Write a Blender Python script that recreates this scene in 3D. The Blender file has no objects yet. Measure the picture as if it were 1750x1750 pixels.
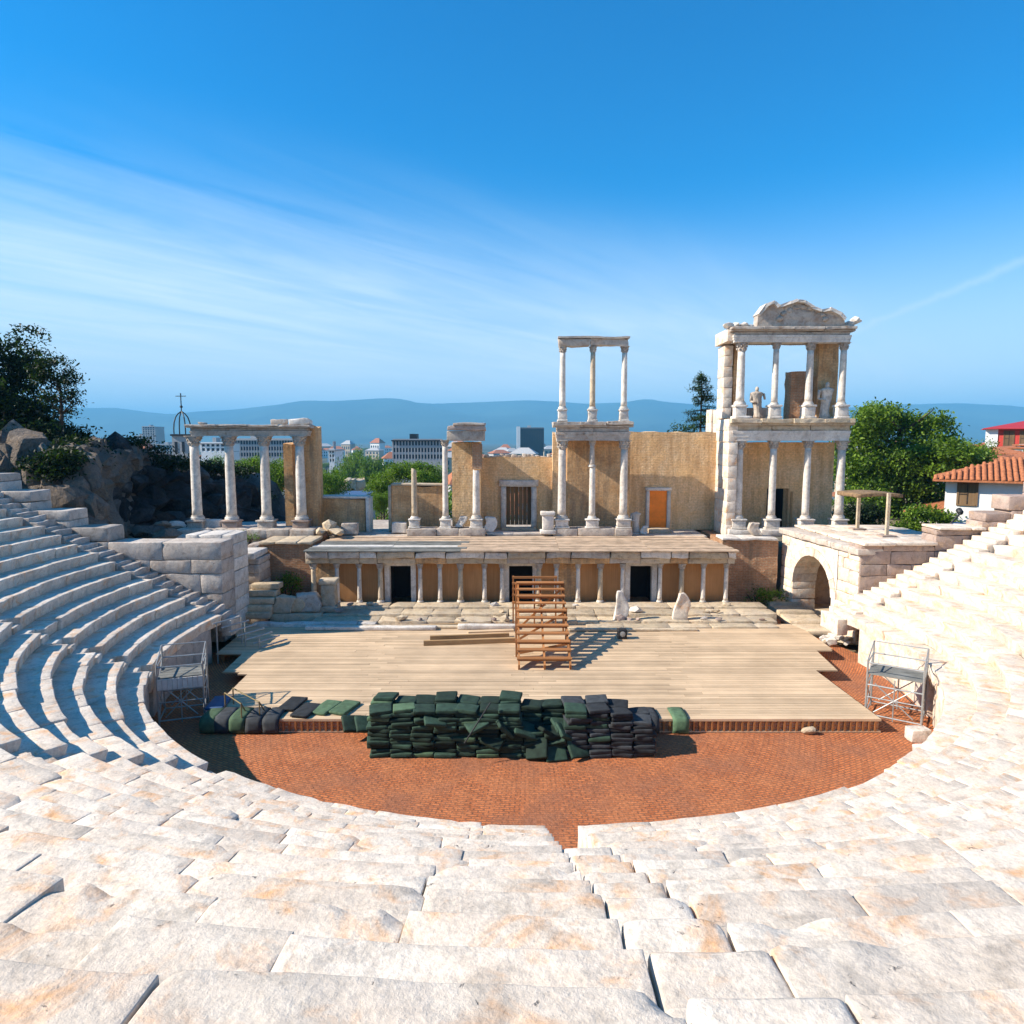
import bpy, math, random
import numpy as np
from math import sin, cos, pi, radians, hypot, atan2
C = bpy.context.scene.collection
SC = bpy.context.scene
R = random.Random(7)
NR = np.random.RandomState(11)

# ------------------------------------------------------------------ camera
CAMZ, PITCH, FPX = 9.2, radians(6.1), 1167.0      # eye height above the orchestra, tilt, focal length for a 1750 px frame
cam_d = bpy.data.cameras.new('camera'); cam = bpy.data.objects.new('camera', cam_d); C.objects.link(cam)
cam.location = (0, 0, CAMZ); cam.rotation_euler = (pi/2-PITCH, 0, 0)
cam_d.sensor_width = 36; cam_d.lens = 36*FPX/1750; cam_d.clip_start = .1; cam_d.clip_end = 60000
SC.camera = cam

# ------------------------------------------------------------------ world, sun, exposure
SUN_EL, SUN_AZ = radians(35), radians(-98)         # azimuth from +Y towards +X: the sun stands to the left
W = bpy.data.worlds.new('World'); SC.world = W; W.use_nodes = True
nt = W.node_tree; nt.nodes.clear()
def nd(t, typ, **k):
    n = t.nodes.new(typ)
    for a, v in k.items():
        if a[0] == '_': n.inputs[a[1:].replace('_', ' ')].default_value = v
        else: setattr(n, a, v)
    return n
def ramp(t, src, pts, interp='LINEAR'):
    n = t.nodes.new('ShaderNodeValToRGB'); n.color_ramp.interpolation = interp
    e = n.color_ramp.elements
    while len(e) < len(pts): e.new(.5)
    for i, (p, c) in enumerate(pts):
        e[i].position = p; e[i].color = (c, c, c, 1) if isinstance(c, (int, float)) else (*c, 1)
    t.links.new(src, n.inputs[0]); return n.outputs[0]
def math_(t, op, a, b=None, clamp=False):
    n = t.nodes.new('ShaderNodeMath'); n.operation = op; n.use_clamp = clamp
    for i, v in enumerate((a, b)):
        if v is None: continue
        if isinstance(v, (int, float)): n.inputs[i].default_value = v
        else: t.links.new(v, n.inputs[i])
    return n.outputs[0]
def mixc(t, fac, a, b, mode='MIX'):
    n = t.nodes.new('ShaderNodeMix'); n.data_type = 'RGBA'; n.blend_type = mode
    for i, v in ((0, fac), (6, a), (7, b)):
        if isinstance(v, (int, float)): n.inputs[i].default_value = v
        elif isinstance(v, tuple): n.inputs[i].default_value = (*v, 1)
        else: t.links.new(v, n.inputs[i])
    return n.outputs[2]
sky = nd(nt, 'ShaderNodeTexSky', sky_type='NISHITA', sun_disc=False, sun_elevation=SUN_EL, sun_rotation=SUN_AZ, air_density=1.0, dust_density=.35, ozone_density=2.2, altitude=200)
hs = nd(nt, 'ShaderNodeHueSaturation', _Saturation=1.15, _Hue=.5, _Value=.92); nt.links.new(sky.outputs[0], hs.inputs['Color'])
tc = nt.nodes.new('ShaderNodeTexCoord'); sp = nt.nodes.new('ShaderNodeSeparateXYZ'); nt.links.new(tc.outputs['Generated'], sp.inputs[0])
zz = math_(nt, 'ADD', math_(nt, 'MAXIMUM', sp.outputs[2], 0.0), .06)
cb = nt.nodes.new('ShaderNodeCombineXYZ')
nt.links.new(math_(nt, 'DIVIDE', sp.outputs[0], zz), cb.inputs[0]); nt.links.new(math_(nt, 'DIVIDE', sp.outputs[1], zz), cb.inputs[1])
def cloudnoise(rot, scale, nscale, detail, dist, seed):
    m0 = nd(nt, 'ShaderNodeMapping'); m0.inputs['Rotation'].default_value = (0, 0, radians(rot)); nt.links.new(cb.outputs[0], m0.inputs[0])
    m = nd(nt, 'ShaderNodeMapping'); m.inputs['Scale'].default_value = scale
    m.inputs['Location'].default_value = (seed, seed*.7, seed*1.3); nt.links.new(m0.outputs[0], m.inputs[0])
    n = nd(nt, 'ShaderNodeTexNoise', _Scale=nscale, _Detail=detail, _Roughness=.6, _Distortion=dist); nt.links.new(m.outputs[0], n.inputs['Vector'])
    return n.outputs['Fac']
n1 = cloudnoise(34, (1.0, .42, 1), .7, 9, 1.3, 3.1)
n2 = cloudnoise(50, (1.0, .4, 1), .25, 3, .2, 8.2)
n3 = cloudnoise(40, (2.2, .34, 1), 1.2, 12, 1.6, 5.7)
wisp = math_(nt, 'ADD', math_(nt, 'MULTIPLY', n1, .5), math_(nt, 'MULTIPLY', n3, .5))
# the cirrus sheet lies over the left and lower part of the sky and thins out overhead to the right
px__ = math_(nt, 'DIVIDE', sp.outputs[0], zz); py__ = math_(nt, 'DIVIDE', sp.outputs[1], zz)
side = nd(nt, 'ShaderNodeMapRange', clamp=True, interpolation_type='SMOOTHSTEP'); side.inputs[1].default_value = 2.0; side.inputs[2].default_value = 4.6; side.inputs[3].default_value = 0; side.inputs[4].default_value = 1
nt.links.new(math_(nt, 'ADD', math_(nt, 'SUBTRACT', py__, math_(nt, 'MULTIPLY', px__, .75)), math_(nt, 'MULTIPLY', math_(nt, 'SUBTRACT', n2, .5), 2.4)), side.inputs[0])
cf = ramp(nt, wisp, [(.36, .12), (.50, .55), (.64, 1.0)])
cl = math_(nt, 'MULTIPLY', side.outputs[0], math_(nt, 'MULTIPLY', cf, .88))
trl = math_(nt, 'SUBTRACT', math_(nt, 'ADD', px__, math_(nt, 'MULTIPLY', n3, .25)), 2.34)
trl = math_(nt, 'MULTIPLY', math_(nt, 'MULTIPLY', math_(nt, 'SUBTRACT', 1.0, math_(nt, 'MULTIPLY', math_(nt, 'ABSOLUTE', trl), 14.0), True), .28), ramp(nt, py__, [(.0, 0.0), (1.0, 1.0)]))
cl = math_(nt, 'ADD', cl, trl, True)
hz = nd(nt, 'ShaderNodeMapRange', clamp=True, interpolation_type='SMOOTHERSTEP'); hz.inputs[1].default_value = -.02; hz.inputs[2].default_value = .36; hz.inputs[3].default_value = .80; hz.inputs[4].default_value = 0.0
nt.links.new(sp.outputs[2], hz.inputs[0])
skyc = mixc(nt, 1.0, hs.outputs[0], (.0, 1.04, 1.52), 'MULTIPLY')
skyc = mixc(nt, hz.outputs[0], skyc, (7.8, 7.6, 7.4))
skyc = mixc(nt, cl, skyc, (6.4, 7.5, 8.1))
bg = nd(nt, 'ShaderNodeBackground', _Strength=.070); out = nt.nodes.new('ShaderNodeOutputWorld')
nt.links.new(skyc, bg.inputs[0]); nt.links.new(bg.outputs[0], out.inputs[0])
sd = bpy.data.lights.new('sun', 'SUN'); sd.energy = 4.5; sd.angle = radians(.5); sd.color = (1, .90, .77)
sun = bpy.data.objects.new('sun', sd); C.objects.link(sun)
from mathutils import Vector, Matrix
SDIR = Vector((sin(SUN_AZ)*cos(SUN_EL), cos(SUN_AZ)*cos(SUN_EL), sin(SUN_EL)))
sun.rotation_euler = SDIR.to_track_quat('Z', 'Y').to_euler(); sun.location = (-40, 0, 60)
vs = SC.view_settings; vs.view_transform = 'Standard'; vs.look = 'None'; vs.gamma = 1; vs.use_curve_mapping = False; vs.exposure = 1.1
SC.cycles.max_bounces = 7; SC.cycles.diffuse_bounces = 5; SC.cycles.volume_bounces = 0; SC.cycles.transparent_max_bounces = 8
SC.cycles.use_denoising = True

# ------------------------------------------------------------------ surveying helpers: photo reading + real distance -> world
cp, sp_ = cos(PITCH), sin(PITCH)
def P(x, y, Y):
    u, v = (x-875)/FPX, (875-y)/FPX
    s = Y/(cp+v*sp_)
    return (u*s, Y, CAMZ+s*(-sp_+v*cp))
def G(x, y, z):
    u, v = (x-875)/FPX, (875-y)/FPX
    s = (z-CAMZ)/(-sp_+v*cp)
    return (u*s, s*(cp+v*sp_), z)
def ZP(y, Y): return P(875, y, Y)[2]
def XP(x, y, Y): return P(x, y, Y)[0]

# ------------------------------------------------------------------ object helpers
WL = {}
def tag(o, label=None, cat=None, group=None, kind=None):
    if label: o['label'] = label
    if cat: o['category'] = cat
    if group: o['group'] = group
    if kind: o['kind'] = kind
    return o
def thing(name, label, cat, loc, group=None):
    o = bpy.data.objects.new(name, None); C.objects.link(o); o.location = loc; WL[o.name] = Vector(loc)
    o.empty_display_size = .2
    return tag(o, label, cat, group)
def mesh(name, V, F, m, smooth=True):
    me = bpy.data.meshes.new(name)
    me.from_pydata(V.tolist() if hasattr(V, 'tolist') else V, [], F if isinstance(F, list) else F.tolist())
    if m is not None: me.materials.append(m)
    if smooth: me.polygons.foreach_set('use_smooth', [True]*len(me.polygons))
    return me
def put(name, V, F, m, parent=None, smooth=True, label=None, kind=None, origin=None):
    if len(V) in (42, 162, 642) and name not in ('head', 'orb', 'carved_leaf'): smooth = False
    """world-space vertices -> one object whose origin is at the foot of its own geometry"""
    V = np.asarray(V, float)
    o0 = np.array(origin) if origin is not None else np.array([(V[:, 0].min()+V[:, 0].max())/2, (V[:, 1].min()+V[:, 1].max())/2, V[:, 2].min()])
    me = mesh(name, V-o0, F, m, smooth)
    o = bpy.data.objects.new(name, me); C.objects.link(o)
    pl = WL[parent.name] if parent else Vector((0, 0, 0))
    o.location = Vector(o0)-pl; WL[o.name] = Vector(o0)
    if parent: o.parent = parent
    return tag(o, label, kind=kind)
def inst(name, me, parent, loc, rot=(0, 0, 0), scale=(1, 1, 1), label=None, kind=None):
    """loc is in the world; parents are only translated"""
    o = bpy.data.objects.new(name, me); C.objects.link(o)
    pl = WL[parent.name] if parent else Vector((0, 0, 0))
    o.location = Vector(loc)-pl; o.rotation_euler = rot; o.scale = scale; WL[o.name] = Vector(loc)
    if parent: o.parent = parent
    return tag(o, label, kind=kind)
class MB:
    def __init__(s): s.V = []; s.F = []; s.n = 0
    def add(s, V, F):
        V = np.asarray(V, float); s.V.append(V)
        F = F.tolist() if hasattr(F, 'tolist') else F
        s.F += [[i+s.n for i in f] for f in F]; s.n += len(V); return s
    def box(s, x0, x1, y0, y1, z0, z1, n=(1, 1, 1), bev=.0, amp=.0, seed=0, chips=0):
        V, F = rbox((x1-x0, y1-y0, z1-z0), n, bev, amp, seed, chips)
        return s.add(V+np.array([(x0+x1)/2, (y0+y1)/2, (z0+z1)/2]), F)
    def bar(s, a, b, w, h=None, up=(0, 0, 1)):
        a, b = Vector(a), Vector(b); h = h or w; d = (b-a); L = d.length
        if L < 1e-6: return s
        d.normalize(); u = Vector(up)
        if abs(d.dot(u)) > .95: u = Vector((0, 1, 0))
        sx = d.cross(u).normalized(); sz = sx.cross(d)
        V = [a+sx*(i*w/2)+sz*(j*h/2)+d*(k*L) for k in (0, 1) for i, j in ((-1, -1), (1, -1), (1, 1), (-1, 1))]
        return s.add([list(v) for v in V], [[0, 1, 2, 3], [7, 6, 5, 4], [0, 4, 5, 1], [1, 5, 6, 2], [2, 6, 7, 3], [3, 7, 4, 0]])
    def tube(s, a, b, r, n=6, r2=None):
        a, b = Vector(a), Vector(b); d = (b-a).normalized(); u = Vector((0, 0, 1)) if abs(d.z) < .9 else Vector((1, 0, 0))
        e1 = d.cross(u).normalized(); e2 = d.cross(e1); r2 = r if r2 is None else r2
        V = []
        for p, q in ((a, r), (b, r2)):
            for k in range(n):
                t = 2*pi*k/n; V.append(list(p+e1*(q*cos(t))+e2*(q*sin(t))))
        F = [[k, k+n, (k+1) % n+n, (k+1) % n] for k in range(n)]+[list(range(n)), list(range(2*n-1, n-1, -1))]
        return s.add(V, F)
    def done(s): return np.vstack(s.V), s.F
    def build(s, name, m, parent=None, smooth=False, label=None, kind=None):
        V, F = s.done(); return put(name, V, F, m, parent, smooth, label, kind)
_lat = {}
def lattice(n):
    if n in _lat: return _lat[n]
    nx, ny, nz = n; idx = {}; P_ = []; F = []
    def g(i, j, k):
        if (i, j, k) not in idx: idx[(i, j, k)] = len(P_); P_.append((i, j, k))
        return idx[(i, j, k)]
    for i in range(nx):
        for j in range(ny):
            F.append([g(i, j, 0), g(i, j+1, 0), g(i+1, j+1, 0), g(i+1, j, 0)])
            F.append([g(i, j, nz), g(i+1, j, nz), g(i+1, j+1, nz), g(i, j+1, nz)])
    for i in range(nx):
        for k in range(nz):
            F.append([g(i, 0, k), g(i+1, 0, k), g(i+1, 0, k+1), g(i, 0, k+1)])
            F.append([g(i, ny, k), g(i, ny, k+1), g(i+1, ny, k+1), g(i+1, ny, k)])
    for j in range(ny):
        for k in range(nz):
            F.append([g(0, j, k), g(0, j, k+1), g(0, j+1, k+1), g(0, j+1, k)])
            F.append([g(nx, j, k), g(nx, j+1, k), g(nx, j+1, k+1), g(nx, j, k+1)])
    _lat[n] = (np.array(P_), F); return _lat[n]
def waves(p, rs, freq, k=5):
    o = np.zeros(len(p))
    for _ in range(k):
        d = rs.normal(size=3); d *= freq*rs.uniform(.6, 1.7)/np.linalg.norm(d)
        o += np.sin(p@d+rs.uniform(0, 6.3))
    return o/k*1.4
def rbox(size, n=(1, 1, 1), bev=0.0, amp=0.0, seed=0, chips=0, freq=None):
    """rounded, worn block centred on its middle"""
    I, F = lattice(tuple(n)); h = np.array(size)/2.0
    p = np.zeros((len(I), 3))
    for a in range(3):
        m = n[a]
        if m < 3 or bev <= 0: c = np.linspace(-h[a], h[a], m+1)
        else:
            b = min(bev, h[a]*.4); c = np.concatenate([[-h[a]], np.linspace(-h[a]+b, h[a]-b, m-1), [h[a]]])
        p[:, a] = c[I[:, a]]
    if bev > 0:
        hb = np.maximum(h-bev, h*.5); q = np.maximum(np.abs(p)-hb, 0); L = np.linalg.norm(q, axis=1); e = L > 1e-9
        mx = q.max(axis=1)
        p[e] = np.sign(p[e])*(np.minimum(np.abs(p[e]), hb)+q[e]/L[e][:, None]*mx[e][:, None])
    if amp > 0:
        rs = np.random.RandomState(seed % 100000+1); fr = freq or 5.0/max(.3, min(size[0], 1.5))
        base = p.copy()
        for a in range(3): p[:, a] += amp*(waves(base, rs, fr)+.5*waves(base, rs, fr*3.1))
        for _ in range(chips):
            c = h*np.array([rs.choice([-1, 1]) if rs.rand() < .6 else rs.uniform(-1, 1), rs.choice([-1, 1]), rs.choice([-1, 1], p=[.25, .75])])
            rad = rs.uniform(.05, .17)*min(1.2, max(size)); d = np.linalg.norm(base-c, axis=1); w = np.clip(1-d/rad, 0, 1)
            p -= np.sign(c)*np.array([.5, .6, 1.0])*w[:, None]*rad*rs.uniform(.12, .34)
    return p, F
def lathe(prof, n=16, rough=0, seed=0):
    V = []; F = []; rs = np.random.RandomState(seed)
    for i, (r, z) in enumerate(prof):
        for k in range(n):
            t = 2*pi*k/n; rr = r*(1+rough*rs.uniform(-1, 1)); V.append((rr*cos(t), rr*sin(t), z))
    m = len(prof)
    for i in range(m-1):
        for k in range(n): F.append([i*n+k, i*n+(k+1) % n, (i+1)*n+(k+1) % n, (i+1)*n+k])
    F.append(list(range(n-1, -1, -1))); F.append([(m-1)*n+k for k in range(n)])
    return np.array(V), F
_ico = {}
def icos(sub=2):
    if sub in _ico: return _ico[sub]
    import bmesh
    bm = bmesh.new(); bmesh.ops.create_icosphere(bm, subdivisions=sub, radius=1)
    V = np.array([v.co[:] for v in bm.verts]); F = [[v.index for v in f.verts] for f in bm.faces]; bm.free()
    _ico[sub] = (V, F); return _ico[sub]
def boulder(size, seed, sub=2, planes=9):
    """angular stone: a ball cut by random planes, then scaled"""
    V, F = icos(sub); V = V.copy(); rs = np.random.RandomState(seed)
    for _ in range(planes+4):
        d = rs.normal(size=3); d /= np.linalg.norm(d); lim = rs.uniform(.38, .78); s = V@d
        V -= np.maximum(s-lim, 0)[:, None]*d
    V += .025*np.stack([waves(V, rs, 7) for _ in range(3)], 1)
    return V*np.array(size)/2.0*1.4, F

# ------------------------------------------------------------------ materials
def newmat(name, rough=.8, spec=.25):
    m = bpy.data.materials.new(name); m.use_nodes = True; t = m.node_tree
    b = t.nodes['Principled BSDF']; b.inputs['Roughness'].default_value = rough; b.inputs['Specular IOR Level'].default_value = spec
    return m, t, b
def coords(t, scale=(1, 1, 1), rot=(0, 0, 0), rnd=0.0):
    g = t.nodes.new('ShaderNodeNewGeometry'); mp = t.nodes.new('ShaderNodeMapping')
    mp.inputs['Scale'].default_value = scale; mp.inputs['Rotation'].default_value = rot; t.links.new(g.outputs['Position'], mp.inputs[0])
    if rnd:
        oi = t.nodes.new('ShaderNodeObjectInfo'); v = nd(t, 'ShaderNodeVectorMath', operation='SCALE'); v.inputs[0].default_value = (37., 71., 19.)
        t.links.new(math_(t, 'MULTIPLY', oi.outputs['Random'], rnd), v.inputs['Scale'])
        a = nd(t, 'ShaderNodeVectorMath', operation='ADD'); t.links.new(mp.outputs[0], a.inputs[0]); t.links.new(v.outputs[0], a.inputs[1]); return a.outputs[0]
    return mp.outputs[0]
def noise(t, vec, scale, detail=5, rough=.55, dist=0.0):
    n = nd(t, 'ShaderNodeTexNoise', _Scale=scale, _Detail=detail, _Roughness=rough, _Distortion=dist); t.links.new(vec, n.inputs['Vector']); return n.outputs['Fac']
def bump(t, b, h, strength=.5, dist=.05):
    n = nd(t, 'ShaderNodeBump', _Strength=strength, _Distance=dist); t.links.new(h, n.inputs['Height']); t.links.new(n.outputs[0], b.inputs['Normal'])
def stone_mat(name, base, alt, patch, patch_amt=.35, pit=.5, s=1.0, crack=0.0, var=.16, bmp=.6, rough=.85, pitcol=(.09, .085, .09), bd=.04):
    m, t, b = newmat(name, rough, .15); v = coords(t, rnd=1.0); vw = coords(t)
    c = mixc(t, ramp(t, noise(t, v, 1.1*s, 4), [(.35, 0.0), (.65, 1.0)]), base, alt)
    c = mixc(t, math_(t, 'MULTIPLY', ramp(t, noise(t, v, 2.2*s, 6, .65, .8), [(.52, 0.0), (.70, 1.0)]), patch_amt*2), c, patch)
    fine = noise(t, v, 24*s, 6, .7)
    c = mixc(t, 1.0, c, ramp(t, fine, [(.25, .72), (.6, 1.05)]), 'MULTIPLY')
    c = mixc(t, 1.0, c, ramp(t, noise(t, v, 3.4*s, 8, .68, .6), [(.30, .66), (.52, 1.05)]), 'MULTIPLY')
    c = mixc(t, math_(t, 'MULTIPLY', ramp(t, noise(t, vw, .55*s, 6, .7, .5), [(.48, 0.0), (.66, 1.0)]), .40), c, (.40, .365, .33))
    pits = ramp(t, noise(t, v, 7.5*s, 7, .74, .5), [(.645, 0.0), (.70, 1.0)])
    c = mixc(t, math_(t, 'MULTIPLY', pits, pit), c, pitcol)
    oi = t.nodes.new('ShaderNodeObjectInfo')
    c = mixc(t, 1.0, c, ramp(t, oi.outputs['Random'], [(0, 1-var), (1, 1+var*.3)]), 'MULTIPLY')
    h = math_(t, 'ADD', math_(t, 'MULTIPLY', fine, .35), noise(t, v, 5*s, 8, .65))
    h = math_(t, 'SUBTRACT', h, math_(t, 'MULTIPLY', pits, .5))
    if crack:
        w = nd(t, 'ShaderNodeTexVoronoi', feature='DISTANCE_TO_EDGE', _Scale=.9*s)
        av = nd(t, 'ShaderNodeVectorMath', operation='ADD'); t.links.new(v, av.inputs[0])
        nn = nd(t, 'ShaderNodeTexNoise', _Scale=2.0, _Detail=5.0); t.links.new(v, nn.inputs['Vector']); t.links.new(nn.outputs['Color'], av.inputs[1]); t.links.new(av.outputs[0], w.inputs['Vector'])
        k = math_(t, 'MULTIPLY', ramp(t, w.outputs['Distance'], [(0, 1.0), (.008, 0.0)]), ramp(t, noise(t, v, .8*s, 2), [(.5, 0.0), (.56, 1.0)]))
        c = mixc(t, math_(t, 'MULTIPLY', k, crack), c, (.13, .11, .1)); h = math_(t, 'SUBTRACT', h, math_(t, 'MULTIPLY', k, .5))
    t.links.new(c, b.inputs['Base Color']); bump(t, b, h, bmp, bd); return m
def brick_mat(name, c1, c2, mortar, bw=.3, rh=.085, ms=.012, patch=(.5, .3, .14), patch_amt=.5, vec=None, bmp=.5, stain=(.28, .2, .13)):
    m, t, b = newmat(name, .9, .1)
    g = t.nodes.new('ShaderNodeNewGeometry'); s = t.nodes.new('ShaderNodeSeparateXYZ'); t.links.new(g.outputs['Position'], s.inputs[0])
    cbn = t.nodes.new('ShaderNodeCombineXYZ')
    if vec == 'polar':
        dx = math_(t, 'SUBTRACT', s.outputs[0], CX); dy = math_(t, 'SUBTRACT', s.outputs[1], CY+9)
        t.links.new(math_(t, 'MULTIPLY', math_(t, 'ARCTAN2', dx, dy), 14), cbn.inputs[0])
        t.links.new(math_(t, 'SQRT', math_(t, 'ADD', math_(t, 'MULTIPLY', dx, dx), math_(t, 'MULTIPLY', dy, dy))), cbn.inputs[1])
    else:
        t.links.new(math_(t, 'ADD', s.outputs[0], s.outputs[1]), cbn.inputs[0]); t.links.new(s.outputs[2], cbn.inputs[1])
    br = nd(t, 'ShaderNodeTexBrick', _Scale=1.0, _Color1=(*c1, 1), _Color2=(*c2, 1), _Mortar=(*mortar, 1)); br.inputs['Brick Width'].default_value = bw; br.inputs['Row Height'].default_value = rh; br.inputs['Mortar Size'].default_value = ms
    t.links.new(cbn.outputs[0], br.inputs['Vector'])
    v = coords(t)
    c = mixc(t, math_(t, 'MULTIPLY', ramp(t, noise(t, v, .9, 6, .6), [(.42, 0.0), (.62, 1.0)]), patch_amt), br.outputs['Color'], patch)
    c = mixc(t, math_(t, 'MULTIPLY', ramp(t, noise(t, coords(t, (2.6, 2.6, .35) if vec is None else (.5, .5, .5)), 1.0, 8, .65), [(.46, 0.0), (.66, 1.0)]), .75), c, stain)
    fine = noise(t, v, 9, 8, .7)
    c = mixc(t, 1.0, c, ramp(t, fine, [(.25, .62), (.62, 1.12)]), 'MULTIPLY')
    t.links.new(c, b.inputs['Base Color'])
    h = math_(t, 'ADD', math_(t, 'MULTIPLY', br.outputs['Fac'], -.6), fine); h = math_(t, 'ADD', h, math_(t, 'MULTIPLY', noise(t, v, 1.8, 6, .6), 2.0)); bump(t, b, h, bmp*1.6, .05); return m
def wood_mat(name, a, c, axis=0, var=.35, rough=.75):
    m, t, b = newmat(name, rough, .2); sc = [14, 14, 14]; sc[axis] = .7
    v = coords(t, tuple(sc), rnd=1.0); g = noise(t, v, 1.0, 6, .65, .3)
    k = mixc(t, ramp(t, g, [(.3, 0.0), (.7, 1.0)]), a, c)
    oi = t.nodes.new('ShaderNodeObjectInfo'); k = mixc(t, 1.0, k, ramp(t, oi.outputs['Random'], [(0, 1-var), (1, 1.1)]), 'MULTIPLY')
    k = mixc(t, 1.0, k, ramp(t, noise(t, coords(t), .7, 4), [(.3, .8), (.7, 1.08)]), 'MULTIPLY')
    t.links.new(k, b.inputs['Base Color']); bump(t, b, g, .3, .01); return m
def plain(name, col, rough=.6, metal=0.0, nz=.15, s=4.0, var=0.0):
    m, t, b = newmat(name, rough, .3); v = coords(t, rnd=1.0)
    c = mixc(t, 1.0, col, ramp(t, noise(t, v, s, 6, .65), [(.25, 1-nz*2), (.7, 1+nz)]), 'MULTIPLY')
    if var: oi = t.nodes.new('ShaderNodeObjectInfo'); c = mixc(t, 1.0, c, ramp(t, oi.outputs['Random'], [(0, 1-var), (1, 1+var)]), 'MULTIPLY')
    b.inputs['Metallic'].default_value = metal; t.links.new(c, b.inputs['Base Color']); return m
def leaf_mat(name, dark, light, s=.8):
    m, t, b = newmat(name, .55, .25); g = t.nodes.new('ShaderNodeNewGeometry'); v = coords(t)
    f = math_(t, 'ADD', math_(t, 'MULTIPLY', noise(t, v, s, 3), .7), math_(t, 'MULTIPLY', g.outputs['Random Per Island'], .45))
    c = mixc(t, ramp(t, f, [(.35, 0.0), (.85, 1.0)]), dark, light)
    t.links.new(c, b.inputs['Base Color'])
    tr = t.nodes.new('ShaderNodeBsdfTranslucent'); t.links.new(mixc(t, 1.0, c, (1.3, 1.5, .5), 'MULTIPLY'), tr.inputs[0])
    mx = t.nodes.new('ShaderNodeMixShader'); mx.inputs[0].default_value = .35
    t.links.new(b.outputs[0], mx.inputs[1]); t.links.new(tr.outputs[0], mx.inputs[2]); t.links.new(mx.outputs[0], t.nodes['Material Output'].inputs[0]); return m

CX, CY = .95, 25.85
M = {}
M['seat'] = stone_mat('seat_marble', (.80, .70, .58), (.72, .60, .48), (.80, .46, .24), .50, .95, 1.0, 0, .12, .6)
M['white'] = stone_mat('white_marble', (.76, .70, .62), (.62, .57, .51), (.55, .42, .30), .25, .6, 1.0, .3, .14, .6)
M['ashlar'] = stone_mat('weathered_ashlar', (.62, .54, .46), (.50, .43, .37), (.42, .29, .21), .35, .7, .9, .4, .22, .8)
M['pink'] = stone_mat('pinkish_ashlar', (.46, .34, .28), (.36, .28, .24), (.50, .33, .2), .4, .7, .9, .4, .22, .8)
M['column'] = stone_mat('column_marble', (.78, .71, .62), (.60, .54, .47), (.46, .36, .26), .2, .5, 1.6, 0, .12, .5)
M['entab'] = stone_mat('entablature_stone', (.58, .51, .43), (.44, .37, .31), (.36, .24, .16), .4, .7, 1.5, .3, .14, .8)
M['cream'] = stone_mat('cream_stone', (.62, .50, .34), (.52, .42, .30), (.50, .33, .18), .35, .6, 1.2, .3, .2, .8)
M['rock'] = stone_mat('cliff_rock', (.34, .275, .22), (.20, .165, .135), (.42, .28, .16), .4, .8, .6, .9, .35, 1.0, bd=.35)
M['rockshade'] = stone_mat('shade_painted_rock', (.07, .062, .06), (.035, .033, .033), (.12, .08, .05), .3, .5, .5, .6, .3, 1.0, bd=.35)  # rock colour darkened: the shade on the left outcrop is painted in
M['tan'] = brick_mat('tan_masonry', (.86, .62, .37), (.79, .54, .30), (.66, .47, .28), .28, .10, .010, (.84, .52, .23), .6, stain=(.52, .31, .15))
M['orange'] = brick_mat('orange_masonry', (.80, .52, .27), (.72, .43, .20), (.58, .39, .23), .3, .08, .014, (.42, .19, .055), .5)
M['red'] = brick_mat('red_brickwork', (.58, .29, .15), (.44, .21, .11), (.48, .36, .25), .3, .09, .018, (.30, .13, .05), .5)
M['floorbrick'] = brick_mat('orchestra_brick', (.60, .20, .075), (.46, .14, .052), (.26, .11, .06), .19, .095, .016, (.50, .20, .09), .45, 'polar', .5, (.30, .13, .075))
M['panel'] = wood_mat('ochre_panel', (.52, .27, .11), (.40, .20, .08), 2, .25)
M['plank'] = wood_mat('stage_plank', (.68, .50, .32), (.54, .385, .24), 0, .22)
M['pole'] = wood_mat('timber', (.50, .33, .16), (.36, .21, .1), 0, .3)
M['stairwood'] = wood_mat('stair_timber', (.46, .20, .07), (.36, .15, .055), 0, .25)
M['door'] = wood_mat('door_board', (.25, .16, .085), (.17, .105, .055), 2, .25)
M['dark'] = plain('painted_doorway_shade', (.012, .011, .012), .9)  # near-black colour stands in for the unlit inside of doorways
M['orangecloth'] = plain('orange_panel', (.90, .24, .03), .7, 0, .12, 3)
M['steel'] = plain('galvanised_steel', (.38, .39, .38), .5, .5)
M['rust'] = plain('brown_handrail', (.2, .15, .07), .6, .2)
M['panelwhite'] = plain('white_sheet', (.66, .62, .56), .6)
M['green'] = plain('dark_green_fabric', (.024, .050, .033), .85, 0, .3, 5, .6)
M['greenlight'] = plain('faded_green_fabric', (.075, .13, .07), .85, 0, .25, 5, .35)
M['navy'] = plain('charcoal_fabric', (.034, .038, .042), .85, 0, .3, 5, .5)
M['black'] = plain('black_plastic', (.02, .02, .022), .5)
M['blue'] = plain('blue_tarp', (.05, .10, .2), .6)
M['roofboard'] = plain('roof_boards', (.52, .38, .26), .85, 0, .25, 1.5)
M['roofgrey'] = plain('roof_sheet', (.20, .20, .18), .8, 0, .3, 1.2)
M['thatch'] = plain('brown_thatch', (.24, .155, .085), .9, 0, .35, 6)
M['soil'] = stone_mat('dry_earth', (.25, .19, .12), (.17, .14, .09), (.08, .10, .035), .6, .2, .5, 0, .1, .8)
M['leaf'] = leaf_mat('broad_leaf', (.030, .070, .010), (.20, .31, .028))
M['leafshade'] = leaf_mat('shade_painted_leaf', (.006, .014, .005), (.03, .055, .012))  # leaf green darkened, shade put into the colour
M['conifer'] = leaf_mat('needle', (.012, .032, .014), (.06, .11, .03))
M['bark'] = plain('bark', (.07, .05, .035), .9, 0, .3, 8)
M['whitewash'] = plain('whitewash', (.80, .79, .76), .8, 0, .05, 1)
M['redpaint'] = plain('red_render', (.55, .06, .045), .8)
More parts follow.
